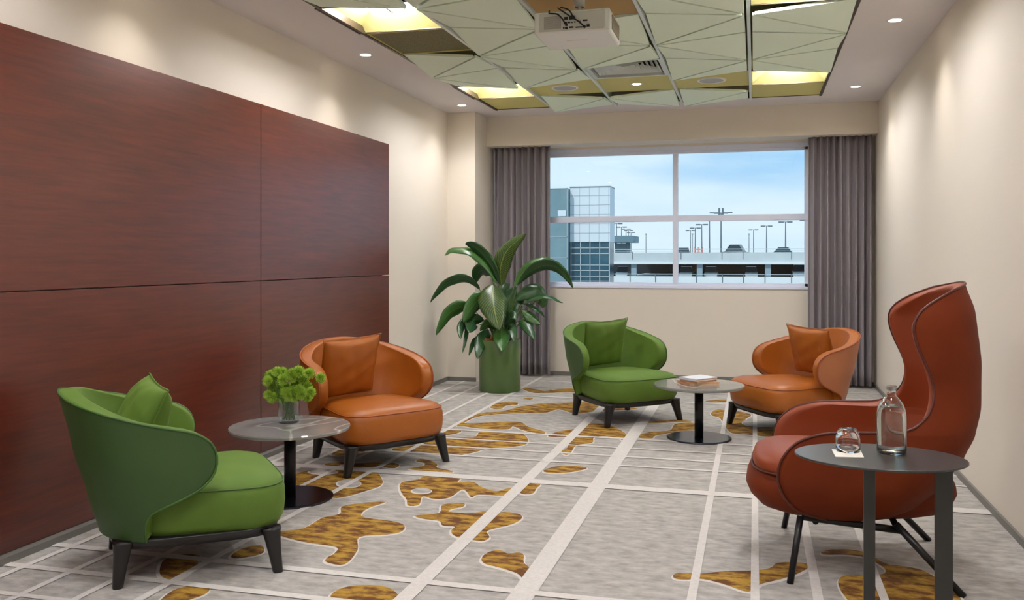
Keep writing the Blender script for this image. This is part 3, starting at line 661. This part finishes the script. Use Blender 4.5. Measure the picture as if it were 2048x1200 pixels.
seat_loft('seat_cushion', .27, .31, -.30, .44, [(.05, .366), (.018, .372), (.01, .392), (.02, .42), (.05, .437), (.10, .445), (.18, .449), (.26, .451)], 'rust_in', wc, n=3.4, cnt=64)
bm = bmesh.new(); pts = []
for i in range(80):
    t = 2 * PI * i / 80; ct, st = math.cos(t), math.sin(t); ex = math.copysign(abs(ct) ** (2 / 3.4), ct); ey = math.copysign(abs(st) ** (2 / 3.4), st)
    pts.append((ex * (.27 + .04 * (ey + 1) / 2 - .008), .07 + ey * .362, .378))
tube(bm, pts, .0035, 6, True); bobj('seat_piping', bm, 'rust_pipe', wc, True)
for s in (-1, 1):
    bm = bmesh.new(); tube(bm, [(s * .26, .25, .225), (s * .26, -.10, .20)], .014, 10); bobj('frame_rail', bm, 'black_metal', wc, True)
    bm = bmesh.new(); tube(bm, [(s * .29, .255, .235), (s * .355, .295, 0)], .0125, 12); bobj('leg', bm, 'black_metal', wc, True)
    bm = bmesh.new(); tube(bm, [(s * .27, -.08, .225), (s * .33, -.295, 0)], .0135, 12); bobj('leg', bm, 'black_metal', wc, True)
bm = bmesh.new(); tube(bm, [(-.26, .2, .21), (.26, .2, .21)], .012, 10); bobj('frame_crossbar', bm, 'black_metal', wc, True)
bm = bmesh.new(); tube(bm, [(-.26, -.09, .20), (.26, -.09, .20)], .012, 10); bobj('frame_crossbar', bm, 'black_metal', wc, True)

# ------------------------------------------------------------------ round tables
def ped_table(x, y, lab, rz):
    r = tag(empty('side_table', (x, y, 0), rz), lab, 'table', 'round marble pedestal tables')
    bm = bmesh.new(); lathe(bm, [(.285, .343), (.297, .347), (.299, .358), (.296, .364)], 64); bobj('table_top', bm, 'marble', r)
    bm = bmesh.new(); lathe(bm, [(.12, .337), (.12, .343)], 32); bobj('mounting_plate', bm, 'black_metal', r)
    bm = bmesh.new(); lathe(bm, [(.029, .010), (.029, .338)], 32); bobj('post', bm, 'black_metal', r, True)
    bm = bmesh.new(); lathe(bm, [(.213, 0), (.215, .004), (.213, .009), (.205, .011)], 64); bobj('base', bm, 'base_metal', r)
    return r
ped_table(-2.252, 4.017, 'round grey marble table on black pedestal, holding the flower vase', 0)
ped_table(-.362, 6.077, 'round marble table on black pedestal, holding the books', 1.1)

# oval dark table at the right
ot = tag(empty('side_table', (.365, 2.905, 0)), 'oval dark metal side table in front of the wing chair', 'table')
def ellipse_loft(prof, cx=0, cy=0, n=64): return [[(cx + (a) * math.cos(2 * PI * i / n), cy + (b) * math.sin(2 * PI * i / n), z) for i in range(n)] for a, b, z in prof]
bm = bmesh.new(); loft(bm, ellipse_loft([(.243, .183, .594), (.246, .186, .596), (.246, .186, .600), (.244, .184, .601)])); bobj('table_top', bm, 'slate_top', ot)
bm = bmesh.new(); box(bm, -.045, -.005, .008, -.012, .010, .595, bev=.002); bobj('leg', bm, 'dark_leg', ot)
bm = bmesh.new(); box(bm, .145, -.06, .008, .193, -.045, .595, bev=.002); bobj('leg', bm, 'dark_leg', ot)
bm = bmesh.new(); loft(bm, ellipse_loft([(.2, .15, 0), (.2, .15, .008)])); bobj('base', bm, 'dark_leg', ot)

# card, tumbler and bottle
TZ = .6015
cp = [floor_pt(u, v, TZ) for u, v in ((1663.5, 899.5), (1721, 901), (1728, 915.5), (1671, 914.4))]
bm = bmesh.new(); lo = [bm.verts.new(p + Vector((0, 0, 0))) for p in cp]; hi = [bm.verts.new(p + Vector((0, 0, .0015))) for p in cp]
bm.faces.new(lo); bm.faces.new(hi[::-1])
for i in range(4): bm.faces.new((lo[i], lo[(i + 1) % 4], hi[(i + 1) % 4], hi[i]))
tag(bobj('paper_coaster', bm, 'paper'), 'square white paper coaster under the upturned tumbler', 'coaster')
gp = floor_pt(1696, 903, TZ)
bm = bmesh.new(); lathe(bm, [(.033, 0), (.0355, 0), (.037, .02), (.036, .042), (.031, .062), (.024, .070), (.018, .071), (.018, .064), (.027, .055), (.0335, .038), (.0345, .02)], 40, (0, 0, 0), False, False)
vr = bm.verts[:]; 
bmesh.ops.holes_fill(bm, edges=[e for e in bm.edges if e.is_boundary and e.verts[0].co.z > .05]); 
# close rim between inner and outer walls
be = [e for e in bm.edges if e.is_boundary]; bmesh.ops.bridge_loops(bm, edges=be)
o = bobj('tumbler', bm, 'tumbler_glass', None, True); o.location = (gp.x, gp.y, TZ + .002); tag(o, 'upturned clear glass tumbler on the white paper coaster', 'glass')
bp_ = floor_pt(1783, 906, TZ)
bt = tag(empty('water_bottle', (bp_.x, bp_.y, TZ)), 'clear glass bottle of water on the oval dark table', 'bottle')
outer = [(.0, 0), (.038, 0), (.0425, .004), (.0435, .012), (.0435, .115), (.041, .135), (.034, .154), (.022, .170), (.0145, .177), (.0135, .183), (.0135, .196), (.0155, .1965), (.0155, .200)]
inner = [(.0125, .200), (.0115, .183), (.0125, .176), (.020, .167), (.031, .151), (.038, .133), (.0405, .115), (.0405, .014), (.037, .006), (0, .005)]
def closed_lathe(prof, n=40):
    bm = bmesh.new(); rings = []
    for r_, z in prof:
        if r_ == 0: rings.append([bm.verts.new((0, 0, z))])
        else: rings.append([bm.verts.new((r_ * math.cos(2 * PI * i / n), r_ * math.sin(2 * PI * i / n), z)) for i in range(n)])
    for a, b in zip(rings, rings[1:]):
        for i in range(n):
            k = (i + 1) % n
            if len(a) == 1: bm.faces.new((a[0], b[k], b[i]))
            elif len(b) == 1: bm.faces.new((a[i], a[k], b[0]))
            else: bm.faces.new((a[i], a[k], b[k], b[i]))
    return bm
bobj('bottle_body', closed_lathe(outer + inner), 'bottle_glass', bt, True)
bobj('water', closed_lathe([(0, .0052), (.0368, .0062), (.0403, .0142), (.0403, .1148), (.0379, .132), (.033, .1455), (0, .1455)]), 'water', bt, True)
bm = bmesh.new(); lathe(bm, [(.0118, .190), (.0165, .2003), (.0165, .2065), (.0150, .208)], 24); bobj('cap', bm, glass('cap_glass', (.9, .92, .92), 1.45, .3), bt, True)

# ------------------------------------------------------------------ books
def book(cxy, z, w, l, h, ang, cover, lab):
    r = tag(empty('book', (cxy[0], cxy[1], z), ang), lab, 'book', 'books on the far round table')
    boxes('cover', [(-w / 2, -l / 2, 0, w / 2, l / 2, .0025), (-w / 2, -l / 2, h - .0025, w / 2, l / 2, h), (-w / 2, -l / 2, 0, -w / 2 + .003, l / 2, h)], cover, r)
    boxes('pages', [(-w / 2 + .003, -l / 2 + .004, .0025, w / 2 - .004, l / 2 - .004, h - .0025)], 'cream_pages', r)
    return r
tz = .364
t0, t1, t2, t3 = [floor_pt(u, v, tz + .045) for u, v in ((1353, 752.3), (1411, 746.5), (1442.5, 755.5), (1381, 762.3))]
cc = (t0 + t1 + t2 + t3) / 4; e1 = ((t3 - t0) + (t2 - t1)) / 2; e2 = ((t1 - t0) + (t2 - t3)) / 2
ang = math.atan2(e2.y, e2.x) - .0
book(cc, tz, .225, .17, .018, ang - .30, 'cover_tan', 'tan edged book at the bottom of the stack')
book(cc, tz + .0182, .20, .15, .012, ang + .06, 'cover_tan', 'thin tan book in the middle of the stack')
book(cc, tz + .0304, .205, .155, .015, ang, 'cover_white', 'white covered book on top of the stack')

# ------------------------------------------------------------------ vase with flowers
vp = floor_pt(577.5, 845, tz)
va = tag(empty('flower_vase', (vp.x, vp.y, tz)), 'clear glass vase on the left marble table', 'vase')
bobj('vase_body', closed_lathe([(0, 0), (.048, 0), (.051, .003), (.056, .119), (.0562, .120), (.0548, .120), (.0495, .010), (.046, .008), (0, .008)]), 'vase_glass', va, True)
def bloom_mesh():
    bm = bmesh.new(); rnd = random.Random(3); n = 150; r = .026
    bmesh.ops.create_icosphere(bm, subdivisions=1, radius=.011)
    for i in range(n):
        z = 1 - 1.75 * (i + .5) / n; a = i * 2.39996; q = math.sqrt(max(0, 1 - z * z)); d = Vector((q * math.cos(a), q * math.sin(a), z))
        L_ = r * rnd.uniform(.85, 1.08); s = d.orthogonal().normalized(); t = d.cross(s)
        m = d * L_ * .62 + Vector((0, 0, .001)); tip = d * L_ + Vector((0, 0, .003)); wd = .0026
        b0 = [bm.verts.new(d * .008 + (s * math.cos(k * 2 * PI / 3) + t * math.sin(k * 2 * PI / 3)) * wd * .6) for k in range(3)]
        b1 = [bm.verts.new(m + (s * math.cos(k * 2 * PI / 3) + t * math.sin(k * 2 * PI / 3)) * wd) for k in range(3)]; tp = bm.verts.new(tip)
        for k in range(3): bm.faces.new((b0[k], b0[(k + 1) % 3], b1[(k + 1) % 3], b1[k])); bm.faces.new((b1[k], b1[(k + 1) % 3], tp))
    me = bpy.data.meshes.new('bloom'); bm.to_mesh(me); bm.free(); me.materials.append(M['petal']); return me
bme = bloom_mesh(); rnd = random.Random(11)
BL = [(440, 200), (330, 250), (295, 340), (600, 250), (530, 320), (780, 190), (850, 240), (950, 220), (1125, 290), (760, 360), (910, 440), (370, 440), (490, 460), (620, 450), (300, 560), (370, 610), (450, 600), (620, 580), (560, 670), (910, 590), (970, 520), (420, 300), (690, 290), (690, 500), (800, 480), (540, 640), (700, 600), (520, 200), (680, 220), (230+130, 510), (560, 520), (860, 330), (820, 560)]
flab = {}
by_row = sorted(range(len(BL)), key=lambda q: BL[q][1])
for rn, nm in enumerate(('top', 'second', 'third', 'lowest')):
    per = -(-len(BL) // 4); part_ = sorted(by_row[rn * per:(rn + 1) * per], key=lambda q: BL[q][0])
    for q, idx in enumerate(part_): flab[idx] = 'lime green pompom flower in the glass vase, %s from the left in its %s row' % (('first', 'second', 'third', 'fourth', 'fifth', 'sixth', 'seventh', 'eighth', 'ninth')[q], nm)
for i, (x, y) in enumerate(BL):
    u, v = 500 + x / 8, 720 + y / 8; dy = rnd.uniform(-.055, .055)
    hp = depth_pt(u, v, vp.y + dy)
    r = tag(empty('green_flower', (hp.x, hp.y, hp.z)), flab[i], 'flower', 'green pompom flowers in the vase')
    if i == 8: r['label'] = 'single green pompom flower sticking out at the right of the bunch'; 
    b = bpy.data.objects.new('bloom', bme); COL.objects.link(b); b.parent = r
    dirv = Vector((hp.x - vp.x, hp.y - vp.y - .06, .10)); b.rotation_euler = dirv.to_track_quat('Z', 'Y').to_euler(); b.scale = [rnd.uniform(1.1, 1.35)] * 3
    a2 = rnd.uniform(0, 2 * PI); foot = Vector((vp.x + .03 * math.cos(a2), vp.y + .03 * math.sin(a2), tz + .016)); neck = Vector((vp.x + (hp.x - vp.x) * .35, vp.y + (hp.y - vp.y) * .35, tz + .115))
    dd = Vector((neck.x - vp.x, neck.y - vp.y, 0)); 
    if dd.length > .04: neck -= dd * (1 - .04 / dd.length)
    bm = bmesh.new(); tube(bm, [p - hp for p in catmull([foot, neck, hp], 6)], .0017, 6); bobj('stem', bm, 'flower_stem', r, True)
    if i % 3 == 0:
        bm = bmesh.new(); c = neck - hp; q = [c, c + Vector((.02, -.012, .012)), c + Vector((.045, -.01, .002)), c + Vector((.022, .008, .004))]
        bm.faces.new([bm.verts.new(p) for p in q]); o = bobj('leaf', bm, 'leaf_small', r); s_ = o.modifiers.new('s', 'SOLIDIFY'); s_.thickness = .001

# ------------------------------------------------------------------ potted plant
PXY = (-2.245, 7.80)
pp = tag(empty('potted_plant', (PXY[0], PXY[1], 0)), 'large leafy plant in a tall green pot by the left curtain', 'plant')
bobj('pot', closed_lathe([(0, 0), (.183, 0), (.188, .006), (.192, .468), (.189, .472), (.178, .47), (.176, .42), (0, .42)], 64), 'pot', pp, True)
bm = bmesh.new(); rnd = random.Random(5)
for i in range(150):
    a, q = rnd.uniform(0, 2 * PI), .165 * math.sqrt(rnd.random()); c = Vector((q * math.cos(a), q * math.sin(a), .44 + rnd.uniform(0, .06) * (1.0 - q * 2)))
    mtx = Matrix.Translation(c) @ Euler((rnd.uniform(0, 6), rnd.uniform(0, 6), 0)).to_matrix().to_4x4() @ Matrix.Diagonal((.022, .014, .007, 1)); bmesh.ops.create_icosphere(bm, subdivisions=1, radius=1, matrix=mtx)
o = bobj('bark_mulch', bm, 'bark', pp); o['kind'] = 'stuff'
def leaf(pts, wpx, dy, roll, m, prof=None, dyb=0.0):
    """pts: (u,v) of midrib from where the blade starts to its tip; dy: depth of tip toward the camera"""
    n = len(pts); P = []
    for i, (u, v) in enumerate(pts): P.append(depth_pt(u, v, PXY[1] - (dyb + (dy - dyb) * i / (n - 1))))
    base = Vector((PXY[0] + (P[0].x - PXY[0]) * .22, PXY[1] + (P[0].y - PXY[1]) * .3, .44)); org = Vector((PXY[0], PXY[1], 0))
    C = catmull(P, 5); W_ = wpx * 8.1 / 1780; bm = bmesh.new(); uvl = bm.loops.layers.uv.new('UVMap'); rows = []; N_ = len(C) - 1
    for i, c in enumerate(C):
        s = i / N_; t = (C[min(i + 1, N_)] - C[max(i - 1, 0)]).normalized(); view = Vector((-c.x, -c.y, EYE - c.z)).normalized()
        side = t.cross(view); side = side.normalized() if side.length > 1e-4 else Vector((1, 0, 0)); side = (side * math.cos(roll) + side.cross(t).normalized() * math.sin(roll)).normalized(); nr = side.cross(t).normalized()
        hw = W_ / 2 * ((s / .38) ** .65 if s < .38 else 1 - ((s - .38) / .62) ** 2.1) + .0006
        row = []
        for k in range(-3, 4):
            a = k / 3; cup = -abs(a) ** 1.5 * hw * .2; wav = .004 * math.sin(s * 22 + k) * abs(a)
            row.append((bm.verts.new(c + side * (hw * a) + nr * (cup + wav) - org), (a / 2 + .5, s)))
        rows.append(row)
    for a, b in zip(rows, rows[1:]):
        for k in range(6):
            q = (a[k], a[k + 1], b[k + 1], b[k]); f = bm.faces.new([x[0] for x in q])
            for lp, x in zip(f.loops, q): lp[uvl].uv = x[1]
    o = bobj('leaf', bm, m, pp, True, norm=False); s_ = o.modifiers.new('s', 'SOLIDIFY'); s_.thickness = .0015
    bm = bmesh.new(); mid = base.lerp(P[0], .55) + Vector((0, 0, .04)); tube(bm, [p - org for p in catmull([base, mid, P[0]], 6)], .006, 8, r1=.0035); bobj('leaf_stalk', bm, 'stem', o, True)
    return o
LF = [
 ([(1003, 572), (1001, 535), (1015, 500), (1052, 467)], 40, .05, .35, 'leaf_light'),
 ([(1000, 570), (985, 535), (962, 505), (942, 490), (930, 488)], 26, .10, .6, 'leaf'),
 ([(995, 568), (972, 530), (940, 503), (905, 500), (889, 511)], 22, .15, -.8, 'leaf_mid'),
 ([(984, 548), (968, 540), (955, 548), (953, 566)], 32, -.1, .3, 'leaf'),
 ([(960, 580), (937, 560), (905, 562), (880, 580), (861, 605)], 24, .22, .7, 'leaf'),
 ([(988, 568), (986, 590), (989, 620), (998, 660)], 60, .24, .1, 'leaf_light'),
 ([(945, 618), (922, 614), (895, 630), (872, 671)], 30, .2, .4, 'leaf_mid'),
 ([(978, 618), (960, 600), (940, 620), (927, 645)], 36, .22, .5, 'leaf_mid'),
 ([(965, 640), (938, 640), (922, 655), (921, 678)], 20, .3, .2, 'leaf'),
 ([(968, 640), (948, 640), (942, 652), (938, 665)], 30, .25, .2, 'leaf'),
 ([(950, 645), (936, 655), (931, 680), (925, 706)], 9, .3, .3, 'leaf'),
 ([(978, 660), (970, 672), (960, 690), (955, 718)], 28, .3, .1, 'leaf'),
 ([(960, 672), (950, 680), (943, 695), (938, 711)], 10, .3, .3, 'leaf'),
 ([(1003, 652), (1003, 662), (1003, 680), (1003, 703)], 36, .33, .1, 'leaf_mid'),
 ([(1028, 572), (1048, 543), (1080, 522), (1108, 520)], 26, -.1, .5, 'leaf_mid'),
 ([(1036, 570), (1062, 542), (1098, 530), (1128, 547), (1146, 577)], 26, .05, -.5, 'leaf'),
 ([(1032, 600), (1052, 586), (1075, 580), (1092, 590)], 34, -.05, .4, 'leaf'),
 ([(1045, 608), (1070, 596), (1095, 593), (1126, 606)], 16, .1, .9, 'leaf'),
 ([(1050, 608), (1066, 614), (1078, 622), (1090, 634)], 12, .05, .7, 'leaf'),
 ([(1045, 620), (1056, 630), (1068, 640), (1081, 649)], 22, .05, .3, 'leaf_mid'),
 ([(1036, 642), (1048, 648), (1060, 662), (1068, 679)], 22, .15, .2, 'leaf'),
 ([(1010, 630), (1014, 605), (1022, 588), (1032, 572)], 34, -.12, .2, 'leaf'),
 ([(1022, 640), (1030, 612), (1040, 596), (1052, 588)], 26, -.1, .4, 'leaf'),
 ([(985, 640), (975, 620), (968, 600), (960, 590)], 30, -.1, .3, 'leaf'),
 ([(1008, 655), (1018, 640), (1026, 630), (1034, 640)], 26, .1, .4, 'leaf'),
 ([(1000, 610), (1003, 590), (1010, 575), (1020, 568)], 30, -.16, .2, 'leaf'),
 ([(990, 660), (982, 650), (972, 650), (960, 662)], 24, .1, .4, 'leaf_mid'),
 ([(1015, 662), (1022, 655), (1026, 665), (1028, 685)], 20, .22, .2, 'leaf'),
 ([(1078, 595), (1084, 600), (1086, 608), (1085, 616)], 20, .0, .1, 'leaf_mid'),
]
for a in LF: leaf(*a)

# ------------------------------------------------------------------ outdoors
YD = 125.0
def op(u, v, Y=YD): return depth_pt(u, v, Y)
bm = bmesh.new(); box(bm, -220, 9.6, -6.3, 260, 600, -6.0); tag(bobj('ground', bm, 'asphalt'), 'paved ground outside', 'ground', kind='structure')
# car park
dk = tag(empty('parking_deck', (0, YD, -6)), 'pale concrete multi storey car park seen through the window', 'building')
def dbox(name, lst, m, parent=dk, org=(0, YD, -6)):
    return boxes(name, [(a - org[0], b - org[1], c - org[2], d - org[0], e - org[1], f - org[2]) for a, b, c, d, e, f in lst], m, parent)
xa, xb = op(1216, 520).x, op(2300, 520).x
z = lambda v, Y=YD: EYE - (v - V0) * (Y * 1.03) / F      # height of a photo row at the deck front (mid window)
zt, zb = z(505.5), z(524.5)
dbox('upper_deck', [(xa, YD, zb, xb, YD + .4, zt), (xa, YD + .4, zb + .1, xb, YD + 45, z(517))], 'concrete')
dbox('upper_ledge', [(xa, YD - .25, zb - .25, xb, YD + .3, zb)], 'concrete_white')
dbox('rear_wall', [(xa - 30, YD + 44, -6, xb, YD + 45, zb)], 'deck_shade')  # dark sheet closing the open storey, painted as its shade
dbox('lower_deck', [(xa, YD + .2, -6, xb, YD + 45, z(555))], 'concrete')
dbox('lower_parapet', [(xa, YD, -6, xb, YD + .25, z(551.5))], 'concrete_white')
for v1, v2 in ((498.5, 500), (502.5, 503.5)): dbox('railing', [(xa, YD + .1, z(v2), xb, YD + .2, z(v1))], 'rail_grey')
dbox('lower_railing', [(xa, YD + .05, z(547.5), xb, YD + .12, z(546.5))], 'rail_grey')
for u in (1267, 1399, 1536):
    x = op(u, 540).x; dbox('column', [(x - .38, YD + .3, -6, x + .38, YD + 1.1, zb)], 'pillar_grey')
for u in (1265, 1347, 1362, 1444, 1486, 1583):
    x = op(u, 508).x; dbox('rail_post', [(x - .05, YD - .02, z(519), x + .05, YD + .12, z(504))], 'lamp_grey')
for u in (1260, 1311, 1393, 1445, 1487, 1530, 1583):
    x = op(u, 552).x; dbox('rail_post', [(x - .06, YD - .05, z(563), x + .06, YD + .05, z(546))], 'lamp_grey')
# cars
def car(x, y, z0, w, h, l, m, lab, ang=0):
    r = tag(empty('car', (x, y, z0), ang), lab, 'car', 'cars on the car park')
    bm = bmesh.new(); rings = []
    sec = [(-.5, .25, .62), (-.46, .2, .78), (-.22, .2, .95), (.25, .2, 1.0), (.45, .2, .9), (.5, .25, .68)]
    for (p, lo_, sc) in sec: rings.append([(-w / 2 * sc ** .2, p * l, lo_), (w / 2 * sc ** .2, p * l, lo_), (w / 2, p * l, h * .42 * sc + .1), (w / 2 * .96, p * l, h * .55 * sc), (-w / 2 * .96, p * l, h * .55 * sc), (-w / 2, p * l, h * .42 * sc + .1)])
    loft(bm, rings); bobj('body', bm, m, r)
    bm = bmesh.new(); rings = []
    for (p, hh, ww_) in ((-.26, .54, .46), (-.12, 1.0, .38), (.22, 1.0, .38), (.38, .54, .46)): rings.append([(-w * .47, p * l, h * .5), (w * .47, p * l, h * .5), (w * ww_, p * l, h * hh), (-w * ww_, p * l, h * hh)])
    loft(bm, rings); bobj('cabin', bm, 'car_glass', r)
    boxes('roof', [(-w * .39, -.125 * l, h * .90, w * .37, .21 * l, h * 1.03)], m, r)
    for sx_ in (-1, 1):
        for sy in (-.32, .3):
            bm = bmesh.new(); c = (sx_ * w * .42, sy * l, .32); rings = [[(c[0] + dx, c[1] + .32 * math.cos(t * PI / 8), c[2] + .32 * math.sin(t * PI / 8)) for t in range(16)] for dx in (-.1, .1)]
            loft(bm, rings); bobj('wheel', bm, 'tyre', r)
    return r
lz = z(555) + .01
for (u, m, w, lab) in ((1372, 'car_white', 1.8, 'white car on the lower level right of the window mullion'), (1422, 'car_white', 1.8, 'white car on the lower level between the two middle columns'), (1503, 'car_white', 1.7, 'grey white car on the lower level left of the right column'), (1600, 'car_white', 1.9, 'white van on the lower level beside the right curtain'), (1245, 'car_white', 1.7, 'white car on the lower level next to the glass building')):
    x = op(u, 545).x * 1.02; car(x, YD + 3.4, lz, w, 1.6 if 'van' not in lab else 1.9, 4.2, m, lab)
uz = z(517) + .01
for (u, m, w, h, lab, a) in ((1367, 'car_dark', 1.8, 1.5, 'dark car on the roof level right of the mullion', .1), (1474, 'car_dark', 2.0, 1.9, 'large dark off roader parked on the roof level', 1.35), (1570, 'car_dark', 1.8, 1.5, 'dark hatchback on the roof level near the right curtain', 1.45)):
    x = op(u, 505).x * 1.045; car(x, YD + 6, uz, w, h, 4.0, m, lab, a)
for k, u in enumerate((1393, 1402)):
    x = op(u, 500).x * 1.03; bm = bmesh.new(); Y_ = YD + 3.5
    for t in (-.24, .24): box(bm, x + t - .05, Y_, uz, x + t + .05, Y_ + .1, uz + 1.6)
    for zz in (.7, 1.2): box(bm, x - .27, Y_, uz + zz, x + .27, Y_ + .08, uz + zz + .18)
    tag(bobj('road_barrier', bm, 'barrier_orange'), 'orange barrier on the roof level, %s of the two' % ('left', 'right')[k], 'barrier', 'orange barriers')
# lamps on the roof level: (u, v of head, distance)
LP = [(1233, 447, 150), (1243, 454, 170), (1252, 458, 190), (1257, 461, 205), (1262, 465, 220), (1292, 468, 230), (1381, 461, 190), (1385, 468, 240), (1390.5, 456, 170), (1403.5, 449, 150), (1419, 441, 140), (1442, 426, 132), (1498, 468, 240), (1507, 460, 195), (1533, 452, 165), (1571, 444, 140), (1614, 440, 134)]
for i, (u, v, Y_) in enumerate(LP):
    hd = depth_pt(u, v, Y_); gz = uz if hd.y < YD + 45.5 else -6.0
    r = tag(empty('car_park_lamp', (hd.x, hd.y, gz)), 'twin headed car park lamp post, %s from the left along the roof level' % ['first', 'second', 'third', 'fourth', 'fifth', 'sixth', 'seventh', 'eighth', 'ninth', 'tenth', 'eleventh', 'twelfth (tallest)', 'thirteenth', 'fourteenth', 'fifteenth', 'sixteenth', 'seventeenth'][i], 'lamp post', 'car park lamp posts')
    H_ = hd.z - gz; bm = bmesh.new(); lathe(bm, [(.13, 0), (.07, H_)], 8); bobj('pole', bm, 'lamp_grey', r)
    if i in (5, 7, 10, 12): heads = [0]
    else: heads = [-1, 1]
    for s in heads:
        bm = bmesh.new(); x0_ = s * .25; box(bm, min(x0_, x0_ + s * .75) - (.25 if s == 0 else 0), -.25, H_ - .12, max(x0_, x0_ + s * .75) + (.25 if s == 0 else 0), .25, H_ + .1)
        if s: box(bm, min(0, x0_), -.05, H_ - .03, max(0, x0_), .05, H_ + .05)
        if i == 11: box(bm, s * .25 - .12, -.4, H_ - .4, s * .25 + .12, .4, H_ + .7); box(bm, s * 1.0, -.25, H_ - .05, s * 1.6 if s > 0 else s * 1.0 + .001, .25, H_ + .12); box(bm, s * 1.6 if s < 0 else 1.599, -.25, H_ - .05, s * 1.0 if s < 0 else 1.6, .25, H_ + .12)
        bobj('lamp_head', bm, 'lamp_grey', r)
# terminal building at the left
YT = 90.0
def tp(u, v, Y=YT): return depth_pt(u, v, Y)
x0, x1, x2 = tp(1080, 500).x, tp(1140, 500).x, tp(1220, 500).x
zz = lambda v: tp(1170, v).z
org = (x1, YT, -6)
tb = tag(empty('office_building', org), 'white panelled building with a dark glass lower wall at the left of the window view', 'building')
tbb = lambda name, lst, m: dbox(name, lst, m, tb, org)
tbb('clad_wall', [(x1, YT, zz(484), x2, YT + 3, zz(374))], 'clad_white')
js = []
for k in range(5): xx = x1 + (x2 - x1) * k / 4.13 * 1.0; js.append((xx - .015, YT - .02, zz(484), xx + .015, YT, zz(374)))
for v in (374.6, 391, 410, 429, 447, 466, 483.5): js.append((x1, YT - .03, zz(v) - .015, x2, YT, zz(v) + .015))
tbb('cladding_joints', js, 'joint')
tbb('parapet_cap', [(x1 - .05, YT - .1, zz(374), x2 + .05, YT + 3, zz(372.8))], 'joint')
tbb('glass_wall', [(x1 + .1, YT + .1, -6, tp(1218.5, 500).x, YT + 3, zz(484))], 'curtainwall')
js = []
for k in range(5): xx = x1 + .1 + (tp(1218.5, 500).x - x1 - .1) * k / 4; js.append((xx - .035, YT + .02, -6, xx + .035, YT + .1, zz(484)))
for v in (496, 507.5, 530, 541, 552.5, 562): js.append((x1, YT + .02, zz(v) - .03, tp(1218.5, 500).x, YT + .1, zz(v) + .03))
tbb('glazing_bars', js, 'rail_grey')
tg = tag(empty('teal_building', (x0, YT - 1, -6)), 'teal clad building block at the left edge of the window', 'building')
dbox('clad_wall', [(x0 - 9, YT - 1, -6, x1 - .05, YT + 12, zz(377))], 'teal_glass', tg, (x0, YT - 1, -6))
dbox('cladding_joints', [(x0 - 9, YT - 1.04, zz(v) - .03, x1 - .05, YT - 1, zz(v) + .03) for v in (377.5, 474, 516)] + [(x1 - .12, YT - 1.04, -6, x1 - .05, YT - 1, zz(377))], 'joint', tg, (x0, YT - 1, -6))
dbox('wall_vent', [(tp(1116, 500, YT - 1).x, YT - 1.1, zz(433), tp(1132, 500, YT - 1).x, YT - 1, zz(421))], 'clad_white', tg, (x0, YT - 1, -6))
Yc = 126.5; cp_ = lambda u, v: depth_pt(u, v, Yc); o3 = (cp_(1222, 500).x, Yc, -6)
o3 = (o3[0], Yc, uz)
kb = tag(empty('ramp_kiosk', o3), 'small kiosk with a grey flat canopy beside the glass building', 'building')
dbox('canopy', [(cp_(1219, 480).x, Yc, cp_(1240, 484.5).z, cp_(1267, 480).x, Yc + 6, cp_(1240, 471.5).z)], 'canopy', kb, o3)
dbox('canopy_lamp', [(cp_(1266, 480).x, Yc - .1, cp_(1267, 485).z, cp_(1270, 480).x, Yc + .3, cp_(1267, 481.5).z)], 'lamp_grey', kb, o3)
for u in (1224, 1229, 1252, 1256): dbox('post', [(cp_(u, 490).x - .1, Yc + 1, uz, cp_(u, 490).x + .1, Yc + 1.2, cp_(u, 484).z)], 'lamp_grey', kb, o3)
dbox('booth_glass', [(cp_(1226, 490).x, Yc + 2, uz, cp_(1254, 490).x, Yc + 4, cp_(1240, 486).z)], 'teal_glass', kb, o3)
